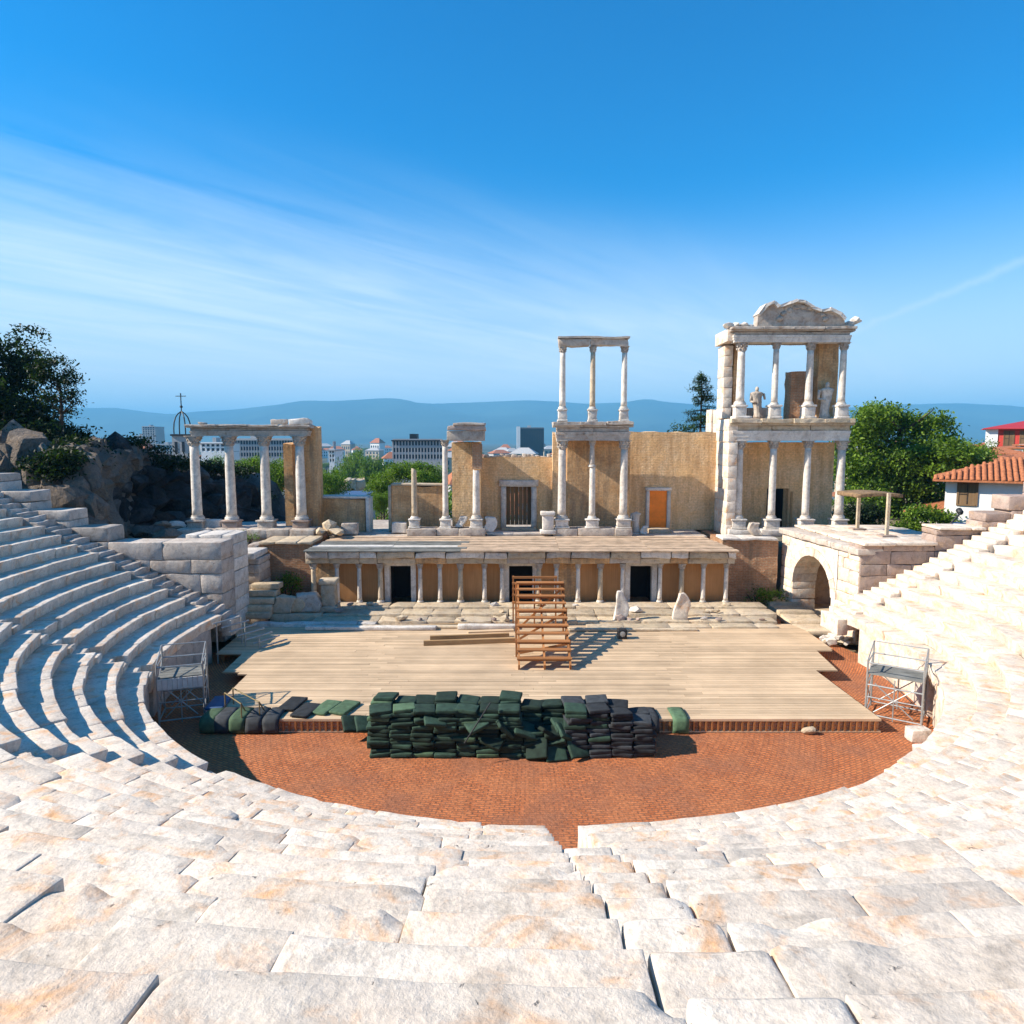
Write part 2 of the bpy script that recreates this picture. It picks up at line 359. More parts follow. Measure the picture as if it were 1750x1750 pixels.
M['yellow'] = plain('yellow_render', (.75, .50, .10), .8)
M['rooftile'] = plain('roof_tile', (.42, .15, .065), .8, 0, .3, 6)
M['redroof'] = plain('red_roof_sheet', (.42, .035, .04), .6)
M['concrete'] = plain('pale_concrete', (.42, .41, .40), .8)
M['glass'] = plain('far_window_glass', (.03, .045, .06), .15)
M['iron'] = plain('painted_iron', (.03, .032, .035), .5)
M['asphalt'] = plain('asphalt', (.06, .06, .065), .9)
M['carwhite'] = plain('car_paint', (.6, .6, .6), .3)
M['mount'] = plain('mountain_forest', (.05, .075, .045), .95, 0, .4, .0012)
M['plainmat'] = plain('plain_fields', (.075, .085, .05), .95, 0, .4, .01)

# ================================================================== ground
def sstep(t): t = np.clip(t, 0, 1); return t*t*(3-2*t)
def terr(x, y):
    x = np.asarray(x, float); y = np.asarray(y, float)
    r = np.hypot(x-CX, y-CY); z = np.full(x.shape, -.35)
    cav = np.clip((r-13.9)*.5+.1, -.35, 9.0)
    z = np.where((y < 29.0) & (r > 13.9), cav, z)
    base = np.where((np.abs(x) < 16) | ((x < 22) & (x > -17) & (y < 38)), -.3, 2.6)
    base = np.where((x < -12.6) & (y > 38), 2.9, base)
    z = np.where(y >= 29.0, base, z)
    z = np.where((y > 45) & (np.abs(x) < 17), 2.4, z)
    hill = 11.5*sstep((-x-22)/16)*(1-sstep((y-46)/14)); z = np.maximum(z, np.where((y > 29) & (x < -21), 2.9+hill, z))
    t = sstep((y-52-.9*np.clip(x-18, 0, 60))/85)
    z = z*(1-t)+(-28)*t
    side = sstep((np.abs(x)-130)/120); return z*(1-side)-28*side
xs = np.concatenate([np.linspace(-420, -60, 19), np.linspace(-58, 58, 118), np.linspace(60, 420, 19)]); ys = np.concatenate([np.linspace(-60, -2, 15), np.linspace(0, 70, 71), np.linspace(74, 420, 40)])
X, Y = np.meshgrid(xs, ys); Z = terr(X, Y)+.12*waves(np.stack([X.ravel(), Y.ravel(), 0*X.ravel()], 1), NR, .5).reshape(X.shape)*(np.hypot(X-CX, Y-CY) > 17)*((Y > 46) | (Y < 27) | (np.abs(X) > 20))
nx, ny = len(xs), len(ys)
F = [[j*nx+i, j*nx+i+1, (j+1)*nx+i+1, (j+1)*nx+i] for j in range(ny-1) for i in range(nx-1)]
tag(put('hillside_ground', np.stack([X.ravel(), Y.ravel(), Z.ravel()], 1), F, M['soil']), kind='structure')
def sheet(name, x0, x1, y0, y1, z, m, n=1):
    a = np.linspace(x0, x1, n+1); b = np.linspace(y0, y1, n+1); X, Y = np.meshgrid(a, b)
    F = [[j*(n+1)+i, j*(n+1)+i+1, (j+1)*(n+1)+i+1, (j+1)*(n+1)+i] for j in range(n) for i in range(n)]
    return tag(put(name, np.stack([X.ravel(), Y.ravel(), 0*X.ravel()+z], 1), F, M[m]), kind='structure')
sheet('city_plain', -20000, 20000, -3000, 16000, -29.5, 'plainmat', 4)
# mountain range
mp = [(-900, 700), (-300, 690), (-50, 696), (140, 697), (200, 697), (250, 704), (290, 708), (340, 703), (400, 700), (470, 692), (520, 687), (600, 684), (680, 686), (740, 690), (800, 688), (900, 684), (950, 686), (1000, 690), (1060, 688), (1110, 684), (1150, 688), (1200, 692), (1240, 696), (1300, 700), (1400, 698), (1480, 700), (1520, 698), (1580, 690), (1640, 689), (1700, 692), (1750, 696), (1900, 702), (2200, 692), (2700, 700)]
cr = [P(x, y, 9000) for x, y in mp]; gx = np.linspace(cr[0][0], cr[-1][0], 260); gz = np.interp(gx, [c[0] for c in cr], [c[2] for c in cr])
rows = []; prof = [(5600, -.02), (6200, .10), (6900, .30), (7500, .50), (8100, .72), (8600, .90), (9000, 1.0), (9800, .7), (11000, .2), (11800, -.02)]
for yy, f in prof:
    for k in range(260):
        w = waves(np.array([[gx[k], yy, 0]]), np.random.RandomState(5), .004)[0]
        ff = f if f in (1.0, -.02) else f*(1+.28*w); rows.append((gx[k]*yy/9000, yy+(120*w if f != 1.0 else 0), -29+(gz[k]+29)*ff))
F = [[j*260+i, j*260+i+1, (j+1)*260+i+1, (j+1)*260+i] for j in range(len(prof)-1) for i in range(259)]
tag(put('mountains', np.array(rows), F, M['mount']), kind='structure')

# orchestra floor (brick paving) ------------------------------------------------------------
NA = 96; ring = [(CX+14.2*sin(2*pi*k/NA), CY+14.2*cos(2*pi*k/NA), 0.0) for k in range(NA)]
V = [v for v in ring if v[1] < 33.5]; V = sorted(V, key=lambda v: atan2(v[0]-CX, -(v[1]-CY)))
V = V+[(14.6, 36.0, 0.0), (-13.4, 36.0, 0.0)]
tag(put('orchestra_floor', V, [list(range(len(V)))], M['floorbrick'], smooth=False), kind='structure')

# ================================================================== cavea: six wedges of seat blocks, aisle stairs
R0, TR, RI, NROW = 13.4, .72, .38, 20
def pol(p, rc, ac):
    a = ac+p[:, 0]/rc; r = rc+p[:, 1]
    return np.stack([CX+r*np.sin(a), CY-r*np.cos(a), p[:, 2]], 1)
def polblock(a0, a1, r0, r1, z0, z1, n, bev, amp, seed, chips, lip=0):
    rc, ac = (r0+r1)/2, (a0+a1)/2
    V, F = rbox(((a1-a0)*rc, r1-r0, z1-z0), n, bev, amp, seed, chips, freq=4.5)
    if lip: h_ = (z1-z0)/2; V[:, 1] += lip*(V[:, 1] < -(r1-r0)/2+.12)*np.clip((h_-.10-V[:, 2])/.04, 0, 1)
    V[:, 2] += (z0+z1)/2
    return pol(V, rc, ac), [f[::-1] for f in F]
AIS = [-97, -71.5, -35, 0, 35, 71.5, 97]
GAP = .31
wl = ['white marble seating wedge at the far left end, stepping up to the left side wall', 'seating wedge on the left side with deep blue shadows on its curved rows', 'broad sunlit seating wedge at the lower left, between the left stairs and the middle aisle',
      'sunlit seating wedge at the lower right, just right of the middle aisle', 'white seating wedge on the right side behind the right scaffolding', 'white seating wedge at the far right end below the stepped pinkish wall']
def ang(v): return radians(v)
sid = 0
for w in range(6):
    A0, A1 = ang(AIS[w]), ang(AIS[w+1]); am = (A0+A1)/2
    root = thing('seating_wedge', wl[w], 'stone seating', (CX+(R0+.3)*sin(am), CY-(R0+.3)*cos(am), 0))
    e0, e1 = (w != 0), (w != 5)
    # podium wall below the first row
    a0 = A0+(GAP/R0 if e0 else 0); a1 = A1-(GAP/R0 if e1 else 0); k = max(1, round((a1-a0)*R0/1.3)); cut = np.linspace(a0, a1, k+1)
    for i in range(k):
        V, F = polblock(cut[i]+.0012, cut[i+1]-.0012, R0+.06, R0+.55, -.1, R0*0+1.42, (4, 3, 5), .03, .012, sid, 2); sid += 1
        put('podium_slab', V, F, M['ashlar' if w < 2 else 'seat'], root)
    for n in range(NROW):
        r0 = R0+TR*n; z1 = 1.8+RI*n
        a0 = A0+(GAP/r0 if e0 else 0); a1 = A1-(GAP/r0 if e1 else 0)
        ae = math.acos(-(2.4+.12*sin(n*2.1))/r0)
        if not e0: a0 = -ae
        if not e1: a1 = ae
        L = (a1-a0)*r0; k = max(1, round(L/(1.45+.25*sin(n*1.3+w)))); cut = np.linspace(a0, a1, k+1)
        cut[1:-1] += (NR.rand(max(0, k-1))-.5)*.45*(a1-a0)/k
        for i in range(k):
            ac = (cut[i]+cut[i+1])/2; px_, py_ = CX+r0*sin(ac), CY-r0*cos(ac)
            if py_ < -2.5 or (py_ < 1.0 and abs(px_) > 4): continue
            d = hypot(hypot(px_, py_), CAMZ-z1)
            if d < 5.5: nn, am_, ch = (34, 17, 8), .009, 12
            elif d < 9: nn, am_, ch = (18, 10, 6), .010, 9
            elif d < 15: nn, am_, ch = (12, 6, 5), .012, 6
            else: nn, am_, ch = (7, 4, 4), .014, 3
            jr, jz = NR.uniform(-.03, .03), NR.uniform(-.006, .006); g = .0005+.007*NR.rand()**5
            if NR.rand() < .05: jr += .06; jz -= .05
            ga = g/r0
            V, F = polblock(cut[i]+ga, cut[i+1]-ga, r0+jr, r0+TR+.12, z1-.42+jz*.2, z1+jz, nn, (.007 if d < 9 else .014) if w >= 2 else .024, am_, sid, NR.randint(0, ch), (.09 if w >= 3 else .055) if d > 9 else .03); sid += 1
            # gentle hollow of the seat, slight tilt
            put('seat_block', V, F, M['seat'], root)
al = ['flight of narrow aisle steps on the far left, beside the left scaffolding', 'flight of aisle steps at the lower left with a row of dark triangular shadows', 'middle aisle of worn steps running down to the gap in the orchestra edge',
      'flight of aisle steps at the lower right, between two sunlit wedges', 'flight of aisle steps on the far right, beside the right scaffolding']
for q in range(5):
    a = ang(AIS[q+1]); root = thing('aisle_stairs', al[q], 'stairs', (CX+R0*sin(a), CY-R0*cos(a), 0), 'aisle stairs between the seating wedges')
    for n in range(NROW):
        for h in range(2):
            r0 = R0+TR*n+h*TR/2; z1 = 1.8+RI*n-(RI/2 if q < 2 else .03)*(1-h)-(.01 if q < 2 else -.02)
            py_ = CY-r0*cos(a)
            if py_ < -2.2: continue
            if q == 2 and n < 10: z1 = min(z1, CAMZ-.655*(py_-.3))
            hw = (GAP-.012)/r0; V, F = polblock(a-hw, a+hw, r0, r0+TR/2+.15, z1-(.55 if not (q == 2 and n < 3) else 1.6), z1, (5, 4, 3) if py_ > 8 else (9, 7, 4), .03, .010, sid, 2); sid += 1
            put('step', V, F, M['seat'], root)

# ================================================================== wooden stage
SZ = .45
def gp(x, y): return G(x, y, SZ)
yf = gp(900, 1228)[1]
Lp = [(-9.75, yf), (-9.75+.9, yf+.9)]
Lp = [gp(345, 1228), gp(424, 1151), gp(380, 1149), gp(414, 1117), gp(370, 1116), gp(405, 1088), gp(398, 1066)]
Rp = [gp(1505, 1228), gp(1396, 1147), gp(1432, 1146), gp(1396, 1112), gp(1424, 1110), gp(1378, 1078), gp(1350, 1066)]
def edge(pts, y):
    pts = sorted([(p[1], p[0]) for p in pts]); return float(np.interp(y, [p[0] for p in pts], [p[1] for p in pts]))
def saw(pts, y):   # pts listed front to back, y increasing; sudden jumps kept
    for a, b in zip(pts[:-1], pts[1:]):
        if a[1] <= y <= b[1] and b[1]-a[1] > .15:
            t = (y-a[1])/(b[1]-a[1]); return a[0]+(b[0]-a[0])*t
    return edge(pts, y)
yb = Lp[-1][1]
stage = thing('wooden_stage', 'large low wooden plank stage filling the back of the orchestra', 'stage', (.9, yf, 0))
pw = .205; ny_ = int((yb-yf)/pw)
for j in range(ny_):
    y0 = yf+j*pw; ym = y0+pw/2; x0, x1 = saw(Lp, ym), saw(Rp, ym)
    k = 4 if j % 2 else 5; k = 4; off = (j*.37 % 1)*3
    cuts = [x0]+[x0+(x1-x0)*(i/k)+(off-1.5)*.6 for i in range(1, k)]+[x1]
    for i in range(k):
        V, F = rbox((cuts[i+1]-cuts[i]-.008, pw-.014, .05), (1, 1, 1)); V += np.array([(cuts[i]+cuts[i+1])/2, ym, SZ-.025+NR.uniform(-.005, .005)])
        put('plank', V, F, M['plank'], stage, False)
mb = MB()
for j in range(9):
    y0 = yf+.15+j*(yb-yf-.4)/8; x0, x1 = saw(Lp, y0)+.1, saw(Rp, y0)-.1
    mb.box(x0, x1, y0-.04, y0+.04, SZ-.18, SZ-.055)
    for i in range(12):
        xx = x0+.1+(x1-x0-.2)*i/11; mb.box(xx-.04, xx+.04, y0-.045, y0+.045, 0, SZ-.185)
mb.build('substructure', M['stairwood'], stage)
mb = MB(); mb.box(Lp[0][0], Rp[0][0], yf-.05, yf-.005, SZ-.07, SZ+.005); mb.box(Lp[0][0], Rp[0][0], yf-.045, yf-.01, .015, .06); mb.build('edge_rail', M['plank'], stage)
sl = MB(); sl.box(-.03, .03, -.02, .02, 0, SZ-.13); Vs, Fs = sl.done(); sme = mesh('slat', Vs, Fs, M['stairwood'], False)
xx = Lp[0][0]+.1
while xx < Rp[0][0]-.05:
    inst('slat', sme, stage, (xx, yf-.028, .06)); xx += .19
put('backing_board', *(lambda b: (b[0]+np.array([(Lp[0][0]+Rp[0][0])/2, yf+.02, .2]), b[1]))(rbox((Rp[0][0]-Lp[0][0]-.1, .02, .36))), M['red'], stage, False)

# stone step platform between stage and portico -----------------------------------------------
plat = thing('stone_step_platform', 'long worn stone steps between the wooden stage and the portico', 'stone steps', (1, 32, 0))
def course(parent, name, x0, x1, y0, y1, z0, z1, m, wmin, wmax, seed, n=(6, 3, 3), bev=.03, amp=.02, gap=.012, chips=3, jit=.03):
    rs = random.Random(seed); x = x0
    while x < x1-.01:
        w = rs.uniform(wmin, wmax)
        if x1-x-w < wmin*.6: w = x1-x
        V, F = rbox((w-gap, y1-y0, z1-z0-gap*.7), n, bev, amp, seed*97+int(x*50)+9000, rs.randint(0, chips))
        V += np.array([x+w/2, (y0+y1)/2+rs.uniform(-jit, jit), (z0+z1)/2]); put(name, V, F, M[m], parent); x += w
YP = 34.5
course(plat, 'step_stone', -11.2, 12.8, 33.5, 34.6, -.2, .85, 'cream', 1.2, 2.6, 1, bev=.015)
course(plat, 'step_stone', -11.8, 12.9, 32.5, 33.55, -.2, .74, 'cream', 1.2, 2.6, 2, amp=.03, bev=.015)
course(plat, 'step_stone', -9.5, 12.6, 31.6, 32.55, -.2, .62, 'cream', 1.0, 2.4, 3, amp=.03, bev=.015)
course(plat, 'step_stone', -12.2, -6.4, 31.2, 31.6, -.2, .62, 'white', 1.2, 2.4, 4, amp=.03)
course(plat, 'step_stone', 3.5, 12.4, 30.95, 31.6, -.2, .53, 'cream', 1.0, 2.2, 5, amp=.025, bev=.015)
for sgn, yw, lab in ((-1, 29.55, 'steep dark stones stepping up between the left seating and the left side wall'), (1, 29.95, 'narrow stepped stones between the right seating and the pinkish side wall')):
    root = thing('end_steps', lab, 'steps', (CX+sgn*R0, 28.4, 0))
    for n in range(NROW):
        for h in range(2):
            x0 = CX+sgn*(R0+TR*n+h*TR/2-.5); x1 = x0+sgn*(TR/2+.1); z1 = 1.72+RI*n-(RI/2)*(1-h); 
            V, F = rbox((abs(x1-x0), yw-28.4, .7), (3, 5, 3), .03, .03, sid, 3); sid += 1
            put('step', V+np.array([(x0+x1)/2, (28.4+yw)/2, z1-.35+NR.uniform(-.04, .05)]), F, M['ashlar' if sgn < 0 else 'seat'], root)

# ================================================================== masonry helpers
def slab(parent, name, x0, x1, y0, y1, z0, z1, m, n=(6, 3, 3), bev=.03, amp=.02, seed=0, chips=2, label=None):
    V, F = rbox((x1-x0, y1-y0, z1-z0), n, bev, amp, seed+311, chips)
    return put(name, V+np.array([(x0+x1)/2, (y0+y1)/2, (z0+z1)/2]), F, M[m], parent, smooth=bev > 0, label=label)
def blockwall(parent, x0, x1, y0, y1, z0, tops, ch, wmin, wmax, m, seed, name='wall_block', amp=.018, axis='x', mapf=None):
    """coursed wall; tops = [(x_end, z_top), ...]"""
    rs = random.Random(seed); z = z0; c = 0
    zt = max(t[1] for t in tops)
    while z < zt-.12:
        h = min(rs.choice(ch), zt-z) ; h = h if zt-z-h > .22 else zt-z
        x = x0+(0 if c % 2 else -.0); first = True
        while x < x1-.05:
            w = rs.uniform(wmin, wmax)*(.6 if first and c % 2 else 1); first = False
            if x1-x-w < wmin*.5: w = x1-x
            for bd, _z in tops:
                if x+.3 < bd < x+w-.02 and bd < x1-.3: w = bd-x; break
            xm = x+w/2; top = next((t[1] for t in tops if xm <= t[0]), tops[-1][1]); top = max(top, z0+.01)
            hh = min(h, top-z)
            if hh > .15:
                V, F = rbox((w-.014, y1-y0, hh-.012), (6, 3, 4), .03, amp, seed*131+int(x*37)+c*911+5000, rs.randint(0, 3))
                V += np.array([xm, (y0+y1)/2+rs.uniform(-.025, .025), z+hh/2])
                if mapf: V = mapf(V)
                put(name, V, F, M[m], parent)
            x += w
        z += h; c += 1
def wall_open(parent, name, x0, x1, y0, y1, z0, z1, m, hole=None, amp=.03, seed=0, label=None, n=14):
    """thick plastered wall, optional opening (hx0,hx1,hz1); pieces butt end to end in one mesh"""
    mb = MB()
    if hole:
        a, b, h = hole
        mb.box(x0, a, y0, y1, z0, h, (6, 2, 8)); mb.box(b, x1, y0, y1, z0, h, (6, 2, 8)); mb.box(x0, x1, y0, y1, h, z1, (n, 2, 4))
    else: mb.box(x0, x1, y0, y1, z0, z1, (n, 2, 10))
    V, F = mb.done(); rs = np.random.RandomState(seed+3)
    top = V[:, 2] > z1-.01; V[top, 2] += amp*3*waves(V[top], rs, 3.5)-amp
    inner = np.ones(len(V), bool)
    if hole: inner = (V[:, 0] < hole[0]-.1) | (V[:, 0] > hole[1]+.1) | (V[:, 2] > hole[2]+.1)
    V[inner, 1] += amp*.5*waves(V[inner], rs, 2.0)
    return put(name, V, F, M[m], parent, smooth=False, label=label)
_col = {}
def column(parent, x, y, z0, z1, r, m='column', cap=True, ped=None, label=None, seed=1, pedw=None, pm='column'):
    """a shaft part with base and capital as its sub-parts, plus a pedestal part"""
    h = z1-z0; bh, chh = r*.9, (r*2.1 if cap else 0)
    prof = [(r*(1.06 if t == 0 else 1.0-.14*(t/10)**1.6), bh+(h-bh-chh)*t/10) for t in range(11)]
    V, F = lathe(prof, 20, .012, seed)
    if not cap: top = V[:, 2] > h-.01; V[top, 2] += .35*r*np.sin(V[top, 0]*9+seed)
    sh = put('column', V+np.array([x, y, z0]), F, M[m], parent, label=label)
    k = ('b', round(r, 2))
    if k not in _col:
        pr = [(1.42*r, 0), (1.42*r, .28*r), (1.36*r, .3*r), (1.44*r, .42*r), (1.36*r, .56*r), (1.14*r, .62*r), (1.12*r, .68*r), (1.22*r, .76*r), (1.2*r, .86*r), (1.05*r, .9*r)]
        V, F = lathe(pr, 20, .01, 3); _col[k] = mesh('base', V, F, M['column'])
    inst('base', _col[k], sh, (x, y, z0), (0, 0, seed))
    if cap:
        k = ('c', round(r, 2))
        if k not in _col:
            mb = MB(); H = chh
            pr = [(.86*r, 0), (1.0*r, .04*H), (.95*r, .1*H), (1.0*r, .4*H), (1.15*r, .7*H), (1.4*r, .9*H)]; V, F = lathe(pr, 16, .02, 4); mb.add(V, F)
            for ring_, (zz_, rr, nn_, s_) in enumerate(((.28, 1.12, 8, .30), (.55, 1.22, 8, .30), (.82, 1.5, 4, .34))):
                for q in range(nn_):
                    t = 2*pi*(q+.5*ring_)/nn_+(pi/4 if nn_ == 4 else 0); V, F = boulder((s_*r*1.2, s_*r*1.5, .3*H), 50+q+ring_*9, 1); c, s = cos(t), sin(t)
                    V = V@np.array([[c, s, 0], [-s, c, 0], [0, 0, 1]]); mb.add(V+np.array([rr*r*c, rr*r*s, zz_*H]), F)
            mb.box(-1.42*r, 1.42*r, -1.42*r, 1.42*r, .92*H, H, (5, 5, 2), .0, .02*r, 8)
            V, F = mb.done(); _col[k] = mesh('capital', V, F, M['entab'])
        inst('capital', _col[k], sh, (x, y, z1-chh), (0, 0, 0))
    if ped is not None:
        w = pedw or 1.55*r; H = z0-ped; mb = MB()
        mb.box(x-w*1.12, x+w*1.12, y-w*1.12, y+w*1.12, ped, ped+H*.16, (4, 4, 2), .02, .012, seed)
        mb.box(x-w*.95, x+w*.95, y-w*.95, y+w*.95, ped+H*.16, ped+H*.84, (4, 4, 5), .03, .02, seed+1, 2)
        mb.box(x-w*1.1, x+w*1.1, y-w*1.1, y+w*1.1, ped+H*.84, z0-.002, (5, 5, 3), .02, .015, seed+2, 2)
        mb.build('pedestal', M[pm], parent, True)
    return sh
def entab(parent, x0, x1, y0, y1, z0, z1, seed=0, m='entab', m2='entab', lab=None):
    """architrave of three fasciae, frieze and jutting cornice, as separate stones"""
    H = z1-z0; L = x1-x0; k = max(1, round(L/2.4)); cut = np.linspace(x0, x1, k+1)
    for i in range(k):
        a, b = cut[i]+.004, cut[i+1]-.004; mb = MB(); e0 = .0; 
        for q, (f0, f1, o) in enumerate(((0, .16, 0), (.16, .32, .03), (.32, .46, .06))):
            mb.box(a-(o if i == 0 else 0), b+(o if i == k-1 else 0), y0-o, y1+o, z0+H*f0, z0+H*f1, (7, 2, 2), 0, .008, seed+i*7+q)
        mb.build('architrave', M[m], parent)
        slab(parent, 'frieze', a, b, y0+.02, y1-.02, z0+H*.46, z0+H*.70, m2, (7, 3, 3), .03, .02, seed+i*13, 3)
    cut = np.linspace(x0-.22, x1+.22, k+2)
    for i in range(k+1):
        mb = MB(); mb.box(cut[i]+.005, cut[i+1]-.005, y0-.12, y1+.1, z0+H*.70, z0+H*.80, (6, 2, 2), 0, .015, seed+i*3+70)
        mb.box(cut[i]+.005, cut[i+1]-.005, y0-.27, y1+.2, z0+H*.80, z1, (8, 4, 3), .03, .035, seed+i*3+71, 4); mb.build('cornice', M[m2], parent)
def rubble(parent, name, m, pts, seed, kindlist=None):
    """pts: (x,y,z_base,size)"""
    for i, (x, y, z, s) in enumerate(pts):
        rs = np.random.RandomState(seed+i); sz = (s*rs.uniform(.9, 1.6), s*rs.uniform(.8, 1.2), s*rs.uniform(.55, .9)); V, F = boulder(sz, seed+i, 1)
        t = rs.uniform(0, 3); V = V@np.array([[cos(t), sin(t), 0], [-sin(t), cos(t), 0], [0, 0, 1]]); V[:, 2] -= V[:, 2].min()
        put(name, V+np.array([x, y, z-.03]), F, M[m], parent, smooth=False)

# ================================================================== portico at the foot of the stage building
por = thing('stage_portico', 'low ochre portico of slim marble columns with three dark doorways behind the stage', 'portico', (.4, YP, .85))
px0, px1 = XP(528, 985, YP), XP(1250, 985, YP)
zB, zA, zT = .85, 2.86, 3.52
doors = [(667, 703), (870, 910), (1076, 1113)]
cols = [536, 576, 614, 650, 718, 752, 787, 828, 858, 921, 951, 988, 1026, 1064, 1128, 1165, 1202, 1241]
dX = [(XP(a, 985, YP+.5), XP(b, 985, YP+.5)) for a, b in doors]
edges_ = sorted([XP(c, 985, YP) for c in cols])
for i, xc in enumerate(edges_):
    r = .115 if i % 3 else .135
    hb = NR.choice([0, .35, .5]) if i % 2 else 0
    column(por, xc, YP, zB+.0, zA, r, m='column' if i % 3 else 'cream', cap=True, seed=i+2)
# panels between the doors
allx = [px0]+edges_+[px1]
for a, b in zip(allx[:-1], allx[1:]):
    if b-a < .12: continue
    dd = [d for d in dX if d[1] > a and d[0] < b]
    if not dd: slab(por, 'wall_panel', a, b, YP+.42, YP+.62, zB-.1, zA+.02, 'panel' if int(a*3) % 3 else 'orange', (3, 2, 4), 0, .012, int(a*100)+2000)
    else:
        d = dd[0]
        if d[0]-.26-a > .1: slab(por, 'wall_panel', a, d[0]-.26, YP+.42, YP+.62, zB-.1, zA+.02, 'panel', (3, 2, 4), 0, .012, 5)
        if b-d[1]-.26 > .1: slab(por, 'wall_panel', d[1]+.26, b, YP+.42, YP+.62, zB-.1, zA+.02, 'panel', (3, 2, 4), 0, .012, 6)
zD = ZP(966, YP+.5)
for d in dX:
    f = put('door_frame', *(lambda mb: mb.done())(MB().box(d[0]-.26, d[0], YP+.3, YP+.66, zB-.1, zD, (2, 2, 4), 0, .01, 3).box(d[1], d[1]+.26, YP+.3, YP+.66, zB-.1, zD, (2, 2, 4), 0, .01, 4).box(d[0]-.26, d[1]+.26, YP+.27, YP+.66, zD, zA+.02, (5, 2, 2), 0, .01, 5)), M['white'], por, False)
    put('door_opening', *(lambda mb: mb.done())(MB().box(d[0]+.002, d[1]-.002, YP+1.6, YP+1.7, zB-.1, zD).box(d[0]-.1, d[0]-.002, YP+.67, YP+1.7, zB-.1, zD).box(d[1]+.002, d[1]+.1, YP+.67, YP+1.7, zB-.1, zD)), M['dark'], f, False)  # black lining paints the shade inside the doorway
# entablature of the portico, in stones of different colour
rs = random.Random(4); x = px0-.1; i = 0
while x < px1+.05:
    w = rs.uniform(.9, 2.2); w = min(w, px1+.1-x)
    if w < .15: break
    slab(por, 'architrave', x+.005, x+w-.005, YP-.2, YP+.7, zA+.025, zA+.32, rs.choice(['cream', 'entab', 'orange', 'white', 'cream']), (5, 2, 3), .02, .02, i+700, 2)
    slab(por, 'cornice', x+.02, x+w-.01, YP-.38, YP+.7, zA+.325, zT, rs.choice(['entab', 'cream', 'white', 'entab']), (6, 3, 3), .03, .045, i+800, 4)
    x += w; i += 1
YB = 38.1
zR0, zR1 = zT+.02, zT+.2
for j in range(8):
    y0 = YP-.5+j*(YB-YP+.5)/8; y1 = y0+(YB-YP+.5)/8-.015; z = zR0+(zR1-zR0)*j/8
    cuts = [px0-.1+.08*j, -6.2, -2.6+.3*sin(j*2), 2.4, 7, px1+.2-.1*j]
    for a, b, i in zip(cuts[:-1], cuts[1:], range(5)):
        slab(por, 'roof_board', a+.006, b-.006, y0, y1, z, z+.06+.008*((i+j)%3), 'roofgrey' if (i < 2 and j in (0, 1, 3, 4)) else ('panelwhite' if i < 2 and j == 2 else 'roofboard'), (1, 1, 1), 0, 0, j*9+i)

# ================================================================== podium of the stage building
ZF = 3.75
pod = thing('stage_building_podium', 'masonry podium carrying the columns and walls of the stage building', 'podium', (.4, 40, 0))
slab(pod, 'core', -10.3, 11.0, 38.16, 46, -.3, ZF, 'entab', (3, 3, 3), 0, 0)
xl0, xl1 = XP(446, 960, 35), XP(530, 960, 35); xr0, xr1 = XP(1251, 960, 35), XP(1336, 960, 35)
slab(pod, 'brick_wing', xl0, xl1, 35.3, 46, -.3, ZF-.02, 'red', (6, 8, 8), 0, .03, 21)
slab(pod, 'brick_wing', xr0, xr1+.45, 36.7, 46, -.3, ZF-.02, 'red', (6, 8, 8), 0, .03, 22)
slab(pod, 'brick_wing', XP(318, 915, 38), xl0-.01, 37.6, 46, -.3, ZF-.1, 'ashlar', (6, 3, 6), 0, .03, 23)
def caps(parent, x0, x1, y0, y1, z0, z1, m, seed, wmin=.9, wmax=2.0, name='cap_stone', amp=.03): course(parent, name, x0, x1, y0, y1, z0, z1, m, wmin, wmax, seed, (5, 5, 3), .03, amp, .015, 4, .04)
caps(pod, xl0-.15, xl1+.05, 35.1, 37.4, ZF-.01, ZF+.14, 'cream', 31)
caps(pod, xr0-.05, xr1+.4, 36.5, 37.85, ZF-.01, ZF+.14, 'white', 32)
YC = 38.5
caps(pod, XP(318, 915, YC)-.1, XP(545, 915, YC), 37.45, 39.3, ZF-.08, ZP(905, 37.5), 'entab', 33, 1, 1.8)
caps(pod, XP(698, 912, YC), XP(830, 912, YC), 38.0, 39.2, ZF+.0, ZP(902, YC), 'entab', 34, 1, 2.2)
caps(pod, XP(832, 912, YC), XP(942, 912, YC), 38.3, 39.2, ZF+.0, ZF+.16, 'ashlar', 35)
caps(pod, XP(944, 912, YC), XP(1078, 912, YC), 38.0, 39.2, ZF+.0, ZP(902, YC), 'entab', 36, 1, 2.2)
caps(pod, XP(1240, 912, YC), XP(1460, 912, YC), 37.9, 39.3, ZF+.0, ZP(903, YC), 'white', 37, 1, 2.2)

# ------------------------------------------------ left colonnade
lc = thing('left_colonnade', 'row of four grey marble columns under a long beam, far left of the stage', 'colonnade', (XP(424, 900, YC), YC, ZF))
zc0, zc1 = ZP(888, YC), ZP(745, YC)
for i, xx in enumerate((335, 394, 454, 514)):
    column(lc, XP(xx, 830, YC), YC, zc0, zc1, .27, ped=ZP(907, YC), seed=40+i, pedw=.44, pm='pink' if i % 2 else 'entab')
entab(lc, XP(330, 740, YC), XP(528, 740, YC), YC-.3, YC+.32, zc1, ZP(726, YC), 400)
slab(lc, 'broken_stone', XP(464, 720, YC), XP(490, 720, YC), YC-.2, YC+.3, ZP(726, YC), ZP(717, YC), 'entab', seed=5, amp=.05)
slab(lc, 'broken_stone', XP(496, 720, YC), XP(531, 720, YC), YC-.25, YC+.35, ZP(726, YC)+.01, ZP(716, YC), 'white', seed=6, amp=.07)
slab(lc, 'broken_stone', XP(340, 722, YC), XP(352, 722, YC), YC-.2, YC+.2, ZP(726, YC)+.01, ZP(722, YC), 'entab', seed=7, amp=.04)
